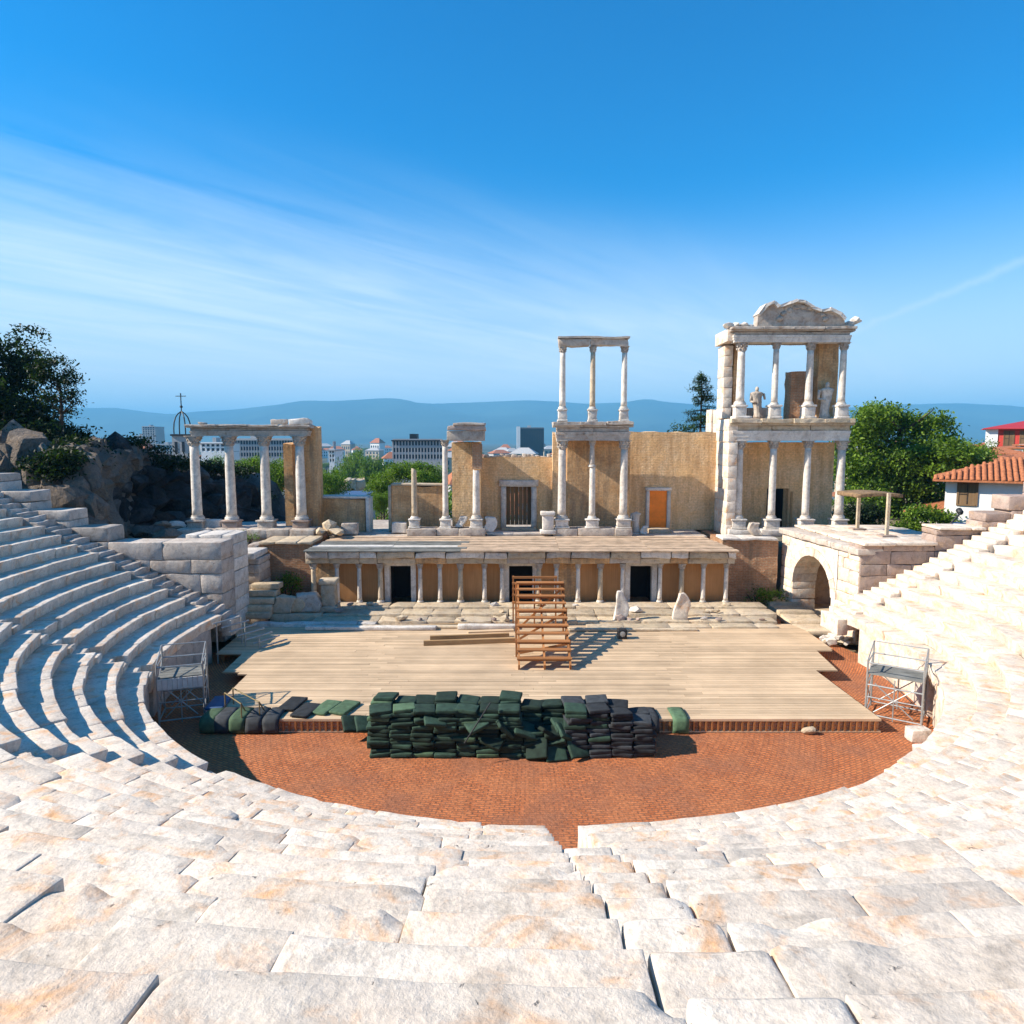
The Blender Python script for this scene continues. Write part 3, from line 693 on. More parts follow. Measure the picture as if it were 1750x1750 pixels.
wall_open(lc, 'brick_pier', XP(490, 830, 40), XP(505, 830, 40), 39.6, 40.6, ZF, ZP(757, 40), 'orange', seed=5)
wall_open(lc, 'brick_pier', XP(522, 830, 39), XP(543, 830, 39), 38.9, 40.1, ZF, ZP(728, 39), 'orange', seed=6)
wall_open(lc, 'brick_pier', XP(506, 750, 40)-.05, XP(523, 750, 40)+.05, 39.6, 40.4, ZP(757, 40)+.002, ZP(728, 40), 'orange', seed=7)
# rubble against the right foot of the left wing
rubble(lc, 'fallen_stone', 'cream', [(XP(552+8*i, 905, 38)+.05*i, 37.6+.4*(i % 3), ZF+.1, .7+.25*(i % 2)) for i in range(4)], 610)
# ------------------------------------------------ low walls between
lw = thing('low_brick_wall', 'low ochre wall with a thin white top edge right of the four columns', 'wall', (XP(587, 900, 40), 40, ZF))
wall_open(lw, 'masonry', XP(548, 880, 40), XP(624, 880, 40), 40, 40.8, ZF, ZP(853, 40), 'orange', seed=8, amp=.02)
slab(lw, 'coping', XP(545, 850, 40), XP(628, 850, 40), 39.9, 40.9, ZP(853, 40)+.05, ZP(849, 40)+.05, 'white', seed=8)
slab(lw, 'jamb', XP(625.5, 880, 40), XP(632, 880, 40), 39.9, 40.9, ZF, ZP(850, 40), 'white', seed=9)
aw = thing('ochre_wall', 'ochre masonry wall with pale edges behind the lone broken column', 'wall', (XP(712, 900, 40), 40, ZF))
wall_open(aw, 'masonry', XP(670, 880, 40), XP(762, 880, 40), 40, 40.8, ZF, ZP(831, 40), 'orange', seed=9, amp=.015)
slab(aw, 'coping', XP(668, 830, 40), XP(763, 830, 40), 39.9, 40.9, ZP(831, 40)+.03, ZP(827.5, 40)+.03, 'cream', seed=11)
slab(aw, 'jamb', XP(664, 880, 40), XP(669.5, 880, 40), 39.9, 40.9, ZF, ZP(829, 40), 'cream', seed=12)
bc = thing('broken_column', 'lone short broken column of pale greenish marble in front of the ochre wall', 'column', (XP(708, 905, YC), YC, ZP(902, YC)))
column(bc, XP(708, 850, YC), YC, ZP(886, YC), ZP(802, YC), .165, 'cream', cap=False, ped=ZP(902, YC)+.01, seed=3, pedw=.3, pm='white')
# ------------------------------------------------ central pier group
g2 = thing('masonry_pier', 'tall ochre brick pier with a beam on top and a slim column on either side', 'pier', (XP(798, 900, YC), YC, ZF))
wall_open(g2, 'masonry', XP(774, 830, 40), XP(822, 830, 40), 39.4, 41, ZF, ZP(755, 40), 'tan', seed=13, amp=.02)
wall_open(g2, 'masonry', XP(808, 790, 39), XP(824, 790, 39), 38.55, 39.35, ZP(802, YC), ZP(755, 39), 'red', seed=14, amp=.05, n=4)
column(g2, XP(761, 830, YC), YC, ZP(886, YC), ZP(752, YC), .165, ped=ZP(902, YC)+.01, seed=60, pedw=.3)
column(g2, XP(814, 850, YC), YC, ZP(886, YC), ZP(803, YC), .21, cap=False, ped=ZP(902, YC)+.01, seed=61, pedw=.34)
slab(g2, 'architrave', XP(765, 745, YC), XP(827, 745, YC), YC-.35, YC+1.5, ZP(753, YC), ZP(736, YC), 'entab', (7, 3, 4), .03, .02, 66)
slab(g2, 'cornice', XP(766, 730, YC), XP(829, 730, YC), YC-.45, YC+1.6, ZP(736, YC)+.01, ZP(727, YC), 'pink', (7, 3, 4), .03, .05, 67, 5)
slab(g2, 'cornice', XP(775, 725, YC), XP(829, 725, YC), YC-.5, YC+1.6, ZP(727, YC)+.01, ZP(722, YC), 'entab', (7, 3, 3), .03, .04, 68, 5)
# ------------------------------------------------ door wall
dw = thing('central_door_wall', 'ochre wall with a wide wooden door in a white marble frame, in the middle of the stage building', 'wall', (XP(885, 900, 41), 41, ZF))
hx0, hx1, hz = XP(865, 865, 41), XP(908, 865, 41), ZP(831, 41)
wall_open(dw, 'masonry', XP(822, 850, 41), XP(950, 850, 41), 41, 42, ZF, ZP(781, 41), 'tan', (hx0-.02, hx1+.02, hz+.02), seed=15, amp=.03)
fr = put('door_frame', *MB().box(hx0-.32, hx0, 40.85, 41.3, ZF, hz, (2, 2, 5), 0, .015, 1).box(hx1, hx1+.32, 40.85, 41.3, ZF, hz, (2, 2, 5), 0, .015, 2).box(hx0-.42, hx1+.42, 40.8, 41.3, hz, hz+.38, (6, 2, 3), 0, .02, 3).done(), M['white'], dw)
for i in range(6):
    w = (hx1-hx0)/6; slab(dw, 'door_board', hx0+w*i+.006, hx0+w*(i+1)-.006, 41.32, 41.38, ZF+.25, hz-.01, 'door', (1, 1, 1), 0, 0, i)
slab(dw, 'sill', hx0-.3, hx1+.3, 40.5, 41.3, ZF, ZF+.14, 'cream', seed=3)
rs = random.Random(12)
mbx = XP(826, 781, 41); k = 0
while mbx < XP(944, 781, 41):
    w = rs.uniform(.22, .5); slab(dw, 'top_stone', mbx, mbx+w-.03, 41.1, 41.8, ZP(781, 41)-.1, ZP(781, 41)+rs.uniform(.02, .2), 'ashlar', (3, 3, 3), .03, .03, 900+k, 1); mbx += w; k += 1
# ------------------------------------------------ three-column tower
g3 = thing('three_column_tower', 'two-storey group of three columns, open frame against the sky above, in the middle right', 'colonnade', (XP(1012, 900, YC), YC, ZF))
for i, (xx, r) in enumerate(((960.5, .235), (1012, .18), (1066, .225))):
    if i == 1:
        column(g3, XP(xx, 850, YC), YC, ZP(886, YC), ZP(795, YC), .18, cap=False, ped=ZP(902, YC)+.01, seed=70+i, pedw=.36)
        column(g3, XP(xx, 770, YC), YC, ZP(795, YC)-.1, ZP(755, YC)+.1, .15, 'entab', seed=75, cap=True)
    else: column(g3, XP(xx, 820, YC), YC, ZP(886, YC), ZP(753, YC), r, ped=ZP(902, YC)+.01, seed=70+i, pedw=.38)
entab(g3, XP(951, 740, YC), XP(1074, 740, YC), YC-.3, YC+.35, ZP(753, YC), ZP(721, YC), 500)
slab(g3, 'wall_head', XP(951, 740, YC)+.1, XP(1074, 740, YC), YC+.56, YC+1.9, ZP(753, YC)+.05, ZP(724, YC), 'orange', seed=4)
wall_open(g3, 'back_wall', XP(969, 830, 39.8), XP(1076, 830, 39.8), 39.8, 40.6, ZF, ZP(753, 39.8), 'orange', seed=16, amp=.015)
wall_open(g3, 'back_wall', XP(944, 850, 40.5), XP(968.5, 850, 40.5), 40.3, 41.0, ZF, ZP(738, 40.5), 'tan', seed=17, amp=.04, n=4)
for i, xx in enumerate((961.5, 1013, 1067)):
    column(g3, XP(xx, 640, YC), YC, ZP(699, YC), ZP(592, YC), (.17, .155, .165)[i], ped=ZP(720, YC)-.02, seed=80+i, pedw=.25, m='column' if i != 1 else 'cream')
slab(g3, 'top_beam', XP(955, 585, YC), XP(1008, 585, YC), YC-.24, YC+.24, ZP(592, YC), ZP(579, YC), 'entab', (9, 3, 4), .03, .05, 91, 5)
slab(g3, 'top_beam', XP(1008.5, 585, YC), XP(1073, 585, YC), YC-.24, YC+.24, ZP(592, YC), ZP(579.5, YC), 'entab', (9, 3, 4), .03, .05, 92, 5)
slab(g3, 'cornice', XP(953, 578, YC), XP(1075, 578, YC), YC-.32, YC+.32, ZP(579.5, YC)+.005, ZP(576, YC), 'entab', (14, 3, 2), .0, .03, 93)
# ------------------------------------------------ right door wall
rw = thing('right_door_wall', 'tall tan wall with a small doorway closed by a bright orange panel', 'wall', (XP(1141, 900, 41), 41, ZF))
hx0, hx1, hz = XP(1109, 865, 41), XP(1139, 865, 41), ZP(838, 41)
wall_open(rw, 'masonry', XP(1074, 820, 41), XP(1228, 820, 41), 41, 42, ZF, ZP(738, 41), 'tan', (hx0-.02, hx1+.02, hz+.02), seed=18, amp=.02)
put('door_frame', *MB().box(hx0-.2, hx0, 40.85, 41.3, ZF, hz, (2, 2, 5), 0, .012, 1).box(hx1, hx1+.22, 40.85, 41.3, ZF, hz, (2, 2, 5), 0, .012, 2).box(hx0-.24, hx1+.26, 40.82, 41.3, hz, hz+.18, (6, 2, 3), 0, .015, 3).done(), M['white'], rw)
slab(rw, 'orange_panel', hx0+.003, hx1-.003, 40.93, 40.98, ZF, hz, 'orangecloth', (1, 1, 1), 0, 0)
slab(rw, 'threshold_stone', XP(1106, 900, 40), XP(1143, 900, 40), 39.3, 40.3, ZF, ZF+.22, 'cream', seed=30)
# ------------------------------------------------ right tower
rt = thing('right_tower', 'tall two-storey marble tower of columns with a carved curved pediment, right of the stage', 'tower', (XP(1345, 900, YC), YC, ZF))
for i, xx in enumerate((1262, 1320, 1378.5, 1436)):
    column(rt, XP(xx, 820, YC), YC, ZP(886, YC), ZP(753, YC), (.235, .21, .2, .24)[i], ped=ZP(903, YC)+.0, seed=100+i, pedw=.4)
entab(rt, XP(1250, 740, YC), XP(1447, 740, YC), YC-.3, YC+.4, ZP(753, YC), ZP(716, YC), 600, 'white', 'cream')
for i, xx in enumerate((1266, 1325, 1383.5, 1440)):
    column(rt, XP(xx, 640, YC), YC, ZP(692, YC), ZP(586, YC), (.225, .17, .2, .19)[i], ped=ZP(715, YC)-.02, seed=110+i, pedw=.32)
    slab(rt, 'pedestal_foot', XP(xx, 713, YC)-.45, XP(xx, 713, YC)+.45, YC-.5, YC+.45, ZP(716, YC)+.0, ZP(711, YC)+.0, 'white', (5, 4, 2), .02, .03, 120+i, 3) if i < 1 else None
entab(rt, XP(1252, 575, YC), XP(1449, 575, YC), YC-.3, YC+.4, ZP(586, YC), ZP(560, YC), 620, 'white', 'entab')
zt0 = ZP(560, YC)
op = [(1290, 560), (1292, 540), (1305, 524), (1318, 519), (1326, 526), (1345, 520), (1357, 517), (1369, 519), (1383, 528), (1397, 534), (1412, 531), (1430, 539), (1437, 548), (1441, 560)]
pp = [P(x, y, YC) for x, y in op]; n = len(pp); Vv = []
for yy, ins in ((YC-.35, 0), (YC+.3, 0)):
    Vv += [(p[0], yy+.04*sin(i*3), p[2] if p[2] > zt0+.05 else zt0+.002) for i, p in enumerate(pp)]
Ff = [list(range(n)), list(range(2*n-1, n-1, -1))]+[[i, i+n, (i+1) % n+n, (i+1) % n] for i in range(n)]
ped_ = put('pediment', Vv, Ff, M['entab'], rt, smooth=False)
# raking curved moulding + carved rosettes on the pediment
for i in range(1, n-2):
    a, b = pp[i], pp[i+1]; mb = MB(); mb.bar((a[0], YC-.1, a[2]), (b[0], YC-.1, b[2]), .95, .16); V, F = mb.done(); V = V+.02*NR.randn(*V.shape); put('raking_stone', V, F, M['white'], ped_, smooth=False)
ctr = P(1366, 575, YC)
for i in range(9):
    t = pi*(.12+.76*i/8); V, F = boulder((.42, .22, .3), 700+i, 1); put('carved_leaf', V+np.array([ctr[0]+1.35*cos(t), YC-.36, zt0+.08+.95*sin(t)]), F, M['entab'], ped_)
for i, (xx, yy, s) in enumerate(((1243, 558, .5), (1256, 557, .45), (1270, 556, .5), (1282, 557, .35), (1448, 553, .6), (1459, 549, .45), (1466, 550, .3))):
    x_, _, z_ = P(xx, yy, YC); V, F = boulder((s*1.2, s*1.1, s*.8), 720+i, 1); V[:, 2] -= V[:, 2].min(); put('acroterion', V+np.array([x_, YC-.1, zt0-.08 if xx < 1450 else zt0+.02+.12*(i-4)]), F, M['white'], rt, smooth=False)
# side wall (white, facing left), rear walls
xs0, xs1 = XP(1240, 830, YC), XP(1250, 830, YC)
def ywall(parent, name, x, th, y0, y1, z0, z1, m, seed, rows, bl):
    z = z0; rs = random.Random(seed); h = (z1-z0)/rows
    for c in range(rows):
        k = bl+(c % 2); cut = [y0+(y1-y0)*i/k for i in range(k+1)]
        for i in range(k):
            V, F = rbox((th, cut[i+1]-cut[i]-.008, h-.008), (3, 5, 4), .010, .010, seed*71+c*9+i, 2); put(name, V+np.array([x+th/2+rs.uniform(-.012, .012), (cut[i]+cut[i+1])/2, z+h*(c+.5)]), F, M[m], parent)
ywall(rt, 'side_block', xs0, .5, YC-.32, YC+2.0, ZF, ZP(756, YC), 'seat', 3, 8, 2)
ywall(rt, 'side_block', xs0-.02, .5, YC-.32, YC+2.0, ZP(755, YC), ZP(716, YC), 'seat', 4, 2, 2)
ywall(rt, 'side_block', xs0-.0, .5, YC+1.0, YC+2.2, ZP(716, YC)+.05, ZP(586, YC), 'seat', 5, 7, 1)
ywall(rt, 'side_block', xs0-.2, .5, YC-.1, YC+2.2, ZP(585, YC)+.05, ZP(562, YC), 'seat', 6, 1, 2)
ywall(rt, 'side_pier', XP(1209, 800, 42.6), .7, 42.1, 43.2, ZF, ZP(700, 42.6), 'seat', 7, 9, 1)
ywall(rt, 'side_pier', XP(1224, 800, 41), .45, 40.7, 41.9, ZF, ZP(700, 41), 'seat', 8, 9, 1)
bx0, bx1 = XP(1250, 830, 40.3), XP(1423, 830, 40.3); dx0, dx1 = XP(1310, 860, 40.3), XP(1347, 860, 40.3)
wall_open(rt, 'rear_wall', bx0, bx1, 40.3, 41.1, ZF, ZP(756, 40.3), 'tan', (dx0, dx1, ZP(835, 40.3)), seed=19, amp=.02)
slab(rt, 'doorway_back', dx0-.3, dx1+.3, 42.4, 42.5, ZF, ZP(833, 40.3), 'dark', (1, 1, 1), 0, 0)  # black sheets paint in the darkness behind the tower doorway
slab(rt, 'doorway_side', dx1+.01, dx1+.1, 41.15, 42.38, ZF, ZP(835, 40.3), 'dark', (1, 1, 1), 0, 0)
slab(rt, 'timber_prop', XP(1351, 870, 39.9), XP(1354, 870, 39.9), 39.9, 40.0, ZF, ZP(840, 40), 'pole', (1, 1, 1), 0, 0)
slab(rt, 'floor_slab', bx0-.2, bx1+.2, YC+.45, 41.2, ZP(750, 40), ZP(718, 40), 'tan', seed=8)
slab(rt, 'upper_wall', XP(1249, 640, 40.2), XP(1265, 640, 40.2), 39.7, 40.7, ZP(718, 40)+.01, ZP(588, 40), 'orange', (3, 3, 8), 0, .02, 9)
slab(rt, 'upper_wall', XP(1392, 640, 40.2), XP(1425, 640, 40.2), 39.7, 40.7, ZP(718, 40)+.01, ZP(587, 40), 'orange', (4, 3, 8), 0, .02, 10)
slab(rt, 'upper_roof', XP(1248, 575, 40), XP(1426, 575, 40), YC+.5, 40.8, ZP(587, 40)+.01, ZP(566, 40), 'entab', (8, 3, 2), 0, .03, 10)
slab(rt, 'brick_stub', XP(1344, 670, 40.6), XP(1373, 670, 40.6), 40.0, 40.9, ZP(718, 40)+.01, ZP(636, 40.3), 'red', (4, 3, 8), .0, .04, 11)
slab(rt, 'low_parapet', XP(1276, 700, 40.4), XP(1320, 700, 40.4), 40.2, 40.7, ZP(718, 40)+.01, ZP(697, 40.3), 'entab', (8, 3, 3), .03, .04, 12)

# statues -------------------------------------------------------------------------------
def statue(name, label, cat, x, y, z, h, m, head=True, arm=1, seed=0, width=1.0, group=None):
    """draped standing figure in marble: one lathe-like body with folds, head, arm stumps"""
    root = thing(name, label, cat, (x, y, z), group); n = 28; V = []; F = []
    prof = [(.17, 0), (.175, .05), (.15, .12), (.145, .28), (.15, .42), (.165, .52), (.14, .62), (.15, .70), (.185, .77), (.19, .81), (.12, .845), (.055, .86), (.052, .885)]
    for i, (r, t) in enumerate(prof):
        for k in range(n):
            a = 2*pi*k/n; fold = 1+(.10*sin(a*9+3*t+seed)*(1 if t < .6 else .3)); sx = 1.0 if t < .6 else 1.25
            V.append((r*h*width*fold*cos(a)*sx+.03*h*sin(t*5+seed), r*h*fold*sin(a)*.72, t*h))
    for i in range(len(prof)-1):
        for k in range(n): F.append([i*n+k, i*n+(k+1) % n, (i+1)*n+(k+1) % n, (i+1)*n+k])
    F.append(list(range(n-1, -1, -1))); F.append([(len(prof)-1)*n+k for k in range(n)])
    put('body', np.array(V)+np.array([x, y, z+.06*h]), F, M[m], root)
    if head:
        V, F = icos(2); V = V*np.array([.06, .07, .08])*h; V[:, 1] -= .02*h*(np.abs(V[:, 0]) < .015*h)*(V[:, 1] < -.03*h); put('head', V+np.array([x+.03*h*sin(.88*5+seed), y-.005*h, z+h*1.0]), F, M[m], root)
    mb = MB(); sx = .2*h
    mb.tube((x-sx, y, z+.85*h), (x-sx*1.15, y-.03*h, z+.6*h), .045*h, 8, .035*h); mb.tube((x-sx*1.15, y-.03*h, z+.6*h), (x-sx*.4, y-.15*h, z+.55*h), .036*h, 8, .028*h)
    if arm: mb.tube((x+sx, y, z+.85*h), (x+sx*1.2, y-.02*h, z+.66*h), .045*h, 8, .035*h)
    mb.build('arm', M[m], root, True); mb = MB(); mb.box(x-.22*h, x+.22*h, y-.18*h, y+.18*h, z, z+.058*h, (3, 3, 2), 0, .01, seed); mb.build('plinth', M[m], root)
    return root
zst = ZP(718, 40)+.01
statue('statue', 'grey marble bust statue silhouetted between the two left columns of the upper right tower', 'statue', XP(1294, 690, 39.7), 39.7, zst, 1.75, 'entab', True, 1, 1, .9)
statue('statue', 'pale green-grey draped statue between the two right columns of the upper right tower', 'statue', XP(1411, 690, 39.2), 39.2, zst, 1.95, 'column', True, 0, 4, .8)
statue('statue', 'small headless white statue right of the three-column tower', 'statue', XP(1087, 895, 39.2), 39.2, ZF, 1.35, 'white', False, 0, 2, .9)

# loose stones standing in the ruin ------------------------------------------------------------
def standing(name, label, x, y, z, w, d, h, m, seed, cat='carved stone', group=None):
    root = thing(name, label, cat, (x, y, z), group)
    V, F = rbox((w, d, h), (6, 5, 8), .05, .03, seed, 4); V[:, 0] *= 1-.28*np.clip(V[:, 2]/h+.1, 0, 1); put('block', V+np.array([x, y, z+h/2]), F, M[m], root); return root
def altar(name, label, x, y, z, w, h, m, seed, cat='altar'):
    root = thing(name, label, cat, (x, y, z)); mb = MB()
    slab(root, 'foot', x-w*.62, x+w*.62, y-w*.55, y+w*.55, z, z+h*.18, m, (4, 4, 3), .03, .02, seed); slab(root, 'shaft', x-w*.46, x+w*.46, y-w*.42, y+w*.42, z+h*.18+.001, z+h*.84, m, (4, 4, 5), .04, .02, seed+1); slab(root, 'top', x-w*.6, x+w*.6, y-w*.52, y+w*.52, z+h*.84+.001, z+h, m, (4, 4, 3), .04, .025, seed+2)
altar('altar_stone', 'short pale altar stone standing left of the three-column tower', XP(936, 895, 38.3), 38.3, ZF+.14, .68, 1.25, 'white', 71)
altar('altar_stone', 'yellow marble pedestal standing on the step platform left of the first dark doorway', XP(563, 1015, 33.2), 33.2, .74, .72, 1.6, 'cream', 75)
rubb = [('carved_fragment', 'rounded carved marble piece on the plinth between the pier and its left column', 789, 38.6, ZP(902, YC), .6), ('carved_fragment', 'carved marble fragment leaning right of the pier', 835, 38.7, ZF+.15, .85),
        ('stone_block', 'grey squared block on the ledge in front of the low ochre wall', 599, 38.6, ZF+.05, .8), ('stone_block', 'pale slab standing in front of the ochre wall near the broken column', 683, 39.2, ZF+.05, .75), ('carved_fragment', 'dark curved fragment resting at the foot of the right tower', 1291, 37.4, ZF+.14, .7),
        ('carved_fragment', 'yellowish stone fragment left of the low block before the orange panel', 1103, 39.0, ZF, .45), ('stone_block', 'grey rock between the first two pedestals of the left colonnade', 366, 38.7, ZP(906, YC), .75)]
for i, (nm, lb, xx, yy, zz_, s) in enumerate(rubb):
    V, F = rbox((s*(1.15 if nm == 'stone_block' else .8), s*.55, s*(.8 if nm == 'stone_block' else 1.0)), (9, 6, 9), .03, .045 if nm != 'stone_block' else .02, 300+i, 7)
    if nm != 'stone_block': V[:, 0] += .22*s*np.sin(V[:, 2]/s*3.2+i); V[:, 0] *= 1-.35*np.clip(V[:, 2]/s+.1, 0, 1)
    V[:, 2] -= V[:, 2].min(); tag(put(nm, V+np.array([XP(xx, 905, yy), yy, zz_-.01]), F, M['entab' if i in (2, 4) else 'white']), lb, 'stone')
def shard(w, d, h, seed):
    V, F = rbox((w, d, h), (6, 4, 9), .03, .03, seed, 4); t = V[:, 2]/h+.5; V[:, 0] *= 1-.62*np.clip((t-.45)/.55, 0, 1)**1.6; V[:, 0] += .07*np.sin(t*5+seed); return V, F
x_, y_ = XP(1061, 1020, 32.0), 32.0
tag(put('standing_stone', *(lambda b: (b[0]+np.array([x_, y_, .62+.62]), b[1]))(shard(.62, .3, 1.45, 351)), M['white']), 'pale jagged standing stone left of the right dark doorway', 'stone')
x_ = XP(1165, 1020, 32.0)
tag(put('standing_stone', *(lambda b: (b[0]+np.array([x_, y_, .62+.6]), b[1]))(shard(.72, .3, 1.35, 356)), M['seat']), 'bright white pointed standing stone right of the right dark doorway', 'stone')

# ================================================================== side walls
la = thing('left_side_wall', 'big white-grey ashlar retaining wall at the left, stepping up beside the seating', 'wall', (-16, 29.6, 0))
blockwall(la, -24.6, -12.75, 29.6, 30.9, .2, [(-23.4, 8.3), (-22.2, 7.7), (-20.9, 6.95), (-19.3, 6.1), (-17.7, 5.35), (-12, 4.72)], [.95, .8, .6, .9], 1.3, 2.5, 'ashlar', 51)
lb = thing('left_gate_wall', 'shaded side of the left gate, a wall of small grey stones with a white top slab', 'wall', (-13.5, 33.3, 0))
blockwall(lb, -14.6, XP(446, 985, 33.6)-.0, 33.4, 35.0, -.1, [(0, 3.3)], [.34, .42, .5], .5, 1.1, 'ashlar', 53)
slab(lb, 'top_slab', XP(384, 945, 33.3), XP(436, 945, 33.3), 33.2, 35.1, 3.31, 3.62, 'white', (6, 5, 3), .04, .04, 7, 3)
slab(lb, 'top_slab', XP(428, 930, 35.5), XP(446, 930, 35.5), 35.12, 37.2, -.1, 3.7, 'ashlar', (4, 5, 5), .04, .05, 8, 3)
lbb = thing('left_gate_side', 'row of blocks behind the left side wall corner', 'wall', (-13.2, 32, 0))
def swapxy(V): W_ = V.copy(); W_[:, 0] = -14.0+(V[:, 1]); W_[:, 1] = V[:, 0]; return W_
blockwall(lbb, 30.95, 37.3, 0, 1.25, -.1, [(33.2, 4.6), (40, 4.2)], [.6, .8, .7], 1.0, 1.9, 'ashlar', 54, mapf=lambda V: (lambda W_: W_)(swapxy(V))) if False else None
blockwall(lbb, 0, 2.2, 30.95, 32.6, -.1, [(9, 4.85)], [.6, .7], .8, 1.3, 'white', 55, mapf=lambda V: V+np.array([-14.95, 0, 0]))
# small stone stair pieces and fragments left of the portico
st = thing('stone_stair_block', 'stack of five yellowish stone steps left of the portico', 'stone steps', (XP(447, 1040, 32.6), 32.4, .6))
for i in range(5):
    z = .62+i*.30; yy = 32.0+i*.26; w0, w1 = XP(416+i*3, 1000, 33), XP(470+i*1.5, 1000, 33)
    slab(st, 'step', w0, w1, yy, yy+.62, z, z+.292, 'cream', (6, 3, 3), .04, .025, 80+i, 2)
frs = [('yellow carved leaf fragment right of the stone stair block', 487, .8, 'cream'), ('broken carved capital fragment, second right of the stone stair block', 505, .7, 'cream'), ('rounded carved scroll stone beside the yellow pedestal', 529, .85, 'entab'), ('small reddish rubble stone at the foot of the stair block', 480, .5, 'pink')]
for i, (lb_, xx, s, m) in enumerate(frs):
    V, F = rbox((s*1.2, s*.7, s*1.0), (10, 7, 9), .05, .05, 420+i, 8); V[:, 0] += .15*s*np.sin(V[:, 2]/s*4+i); V[:, 2] -= V[:, 2].min(); tag(put('carved_fragment', V+np.array([XP(xx, 1030, 32.8+.1*i), 32.8+.1*i, .73]), F, M[m]), lb_, 'stone')
rs = random.Random(9)
for i in range(26):
    x = rs.uniform(-9.5, 12); y = rs.choice([31.75, 32.8, 33.7]); z = {31.75: .62, 32.8: .74, 33.7: .85}[y]; s = rs.uniform(.18, .45)
    V, F = boulder((s*1.5, s, s*.7), 440+i, 1); V[:, 2] -= V[:, 2].min(); tag(put('small_stone', V+np.array([x, y, z-.01]), F, M[rs.choice(['cream', 'white', 'pink'])], smooth=False), 'small broken stone lying on the step platform in front of the portico', 'stone', 'small stones on the step platform')

# right gate with the arch ------------------------------------------------------------------
A_, B_ = np.array([14.85, 37.2]), np.array([15.45, 30.0]); Ls = float(np.linalg.norm(B_-A_)); dS = (B_-A_)/Ls; dN = np.array([-dS[1], dS[0]])   # dN points right, into the wall
def amap(V):
    V = np.asarray(V, float); s, t = V[:, 0], V[:, 1]; return np.stack([A_[0]+dS[0]*s+dN[0]*t, A_[1]+dS[1]*s+dN[1]*t, V[:, 2]], 1)
def s_at(px):   # where the sight line of a photo column meets the wall
    k = (px-875)/FPX*1.02; return float(((k*A_[1]-A_[0])/(dS[0]-k*dS[1])))
ZG = 4.35
ga = thing('arch_gate', 'bright white marble side gate with a tall round arch and a flat roof', 'gate', (15.2, 33.6, 0))
sa, sb = s_at(1353), s_at(1419); sm, ra = (sa+sb)/2, (sb-sa)/2; zs = 3.35-ra*.92
blockwall(ga, 0, sa, 0, 1.3, 0, [(9, zs)], [.55, .7], .8, 1.3, 'seat', 61, mapf=amap, name='pier_block', amp=.012)
blockwall(ga, sb, Ls, 0, 1.3, 0, [(9, zs)], [.6, .75], .8, 1.5, 'seat', 62, mapf=amap, name='pier_block', amp=.012)
NV = 13
for i in range(NV):   # voussoirs
    t0, t1 = pi-pi*i/NV, pi-pi*(i+1)/NV; v = []
    for yy in (-.03, 1.3):
        for t, q in ((t0-.004, 1), (t1+.004, 1), (t1+.004, 1.24), (t0-.004, 1.24)): v.append((sm+ra*q*cos(t), yy, zs+ra*.92*q*sin(t)))
    V = np.array(v)+.006*NR.randn(8, 3); put('voussoir', amap(V), [[0, 1, 2, 3], [7, 6, 5, 4], [0, 4, 5, 1], [1, 5, 6, 2], [2, 6, 7, 3], [3, 7, 4, 0]], M['seat'], ga, False)
v = []; f = []; K = 24   # spandrel between the ring and the roof
for i in range(K+1):
    t = pi-pi*i/K; x = sm+ra*1.245*cos(t); z = zs+ra*.92*1.245*sin(t); v += [(x, 0, z), (x, 0, ZG-.3), (x, 1.3, z), (x, 1.3, ZG-.3)]
for i in range(K): b = i*4; f += [[b, b+4, b+5, b+1], [b+2, b+3, b+7, b+6], [b+1, b+5, b+7, b+3]]
put('spandrel', amap(np.array(v)), f, M['seat'], ga, False)
for a, b, k in ((0, sm-ra*1.245, 2), (sm+ra*1.245, Ls, 2)): blockwall(ga, a, b, 0, 1.3, zs, [(9, ZG-.3)], [.5, .62], .7, 1.3, 'seat', 63+k+int(a), mapf=amap, name='pier_block', amp=.012)
blockwall(ga, -.2, Ls+.1, -.14, 1.4, ZG-.295, [(19, ZG-.0)], [.3], .9, 1.7, 'ashlar', 66, mapf=amap, name='cornice_block', amp=.02)
# niche-like door slit left of the corner
slab(ga, 'floor', 14.9, 20.5, 30.2, 37.5, -.1, .12, 'cream', (4, 4, 1), 0, .02, 7)
for i in range(4): slab(ga, 'floor_step', 13.7-.0*i, 15.1+.4, 31.4+i*1.4, 32.75+i*1.4, -.1, .18+.12*i, 'cream', (6, 4, 2), .03, .03, 90+i, 3)
slab(ga, 'inner_wall', 19.6, 20.3, 30.8, 37.5, 0, ZG-.05, 'cream', (2, 8, 6), 0, .02, 71)
slab(ga, 'inner_wall', 16.4, 20.3, 37.1, 38.0, 0, ZG-.05, 'pink', (8, 2, 6), 0, .02, 72)
rs = random.Random(6)
for j in range(6):
    y0 = 30.0+j*1.25; xx = 15.5
    while xx < 20.6:
        w = rs.uniform(1.0, 1.9); w = min(w, 20.8-xx)
        if w < .3: break
        slab(ga, 'roof_slab', xx-.25*(y0-30)/8+.4, xx+w-.02-.25*(y0-30)/8+.4, y0+.02+.2, y0+1.24+.2, ZG-.0, ZG+.11, 'seat', (5, 4, 2), .02, .015, int(j*90+xx*9), 1); xx += w
sw = thing('right_side_wall', 'pinkish coursed stone wall stepping up beside the right seating', 'wall', (19, 30, 0))
blockwall(sw, 15.5, 27.5, 29.98, 31.1, .1, [(18.8, 4.5), (20.9, 5.2), (22.1, 5.95), (23.3, 6.7), (24.5, 7.4), (28, 8.1)], [.6, .72, .5], .9, 2.2, 'pink', 67)
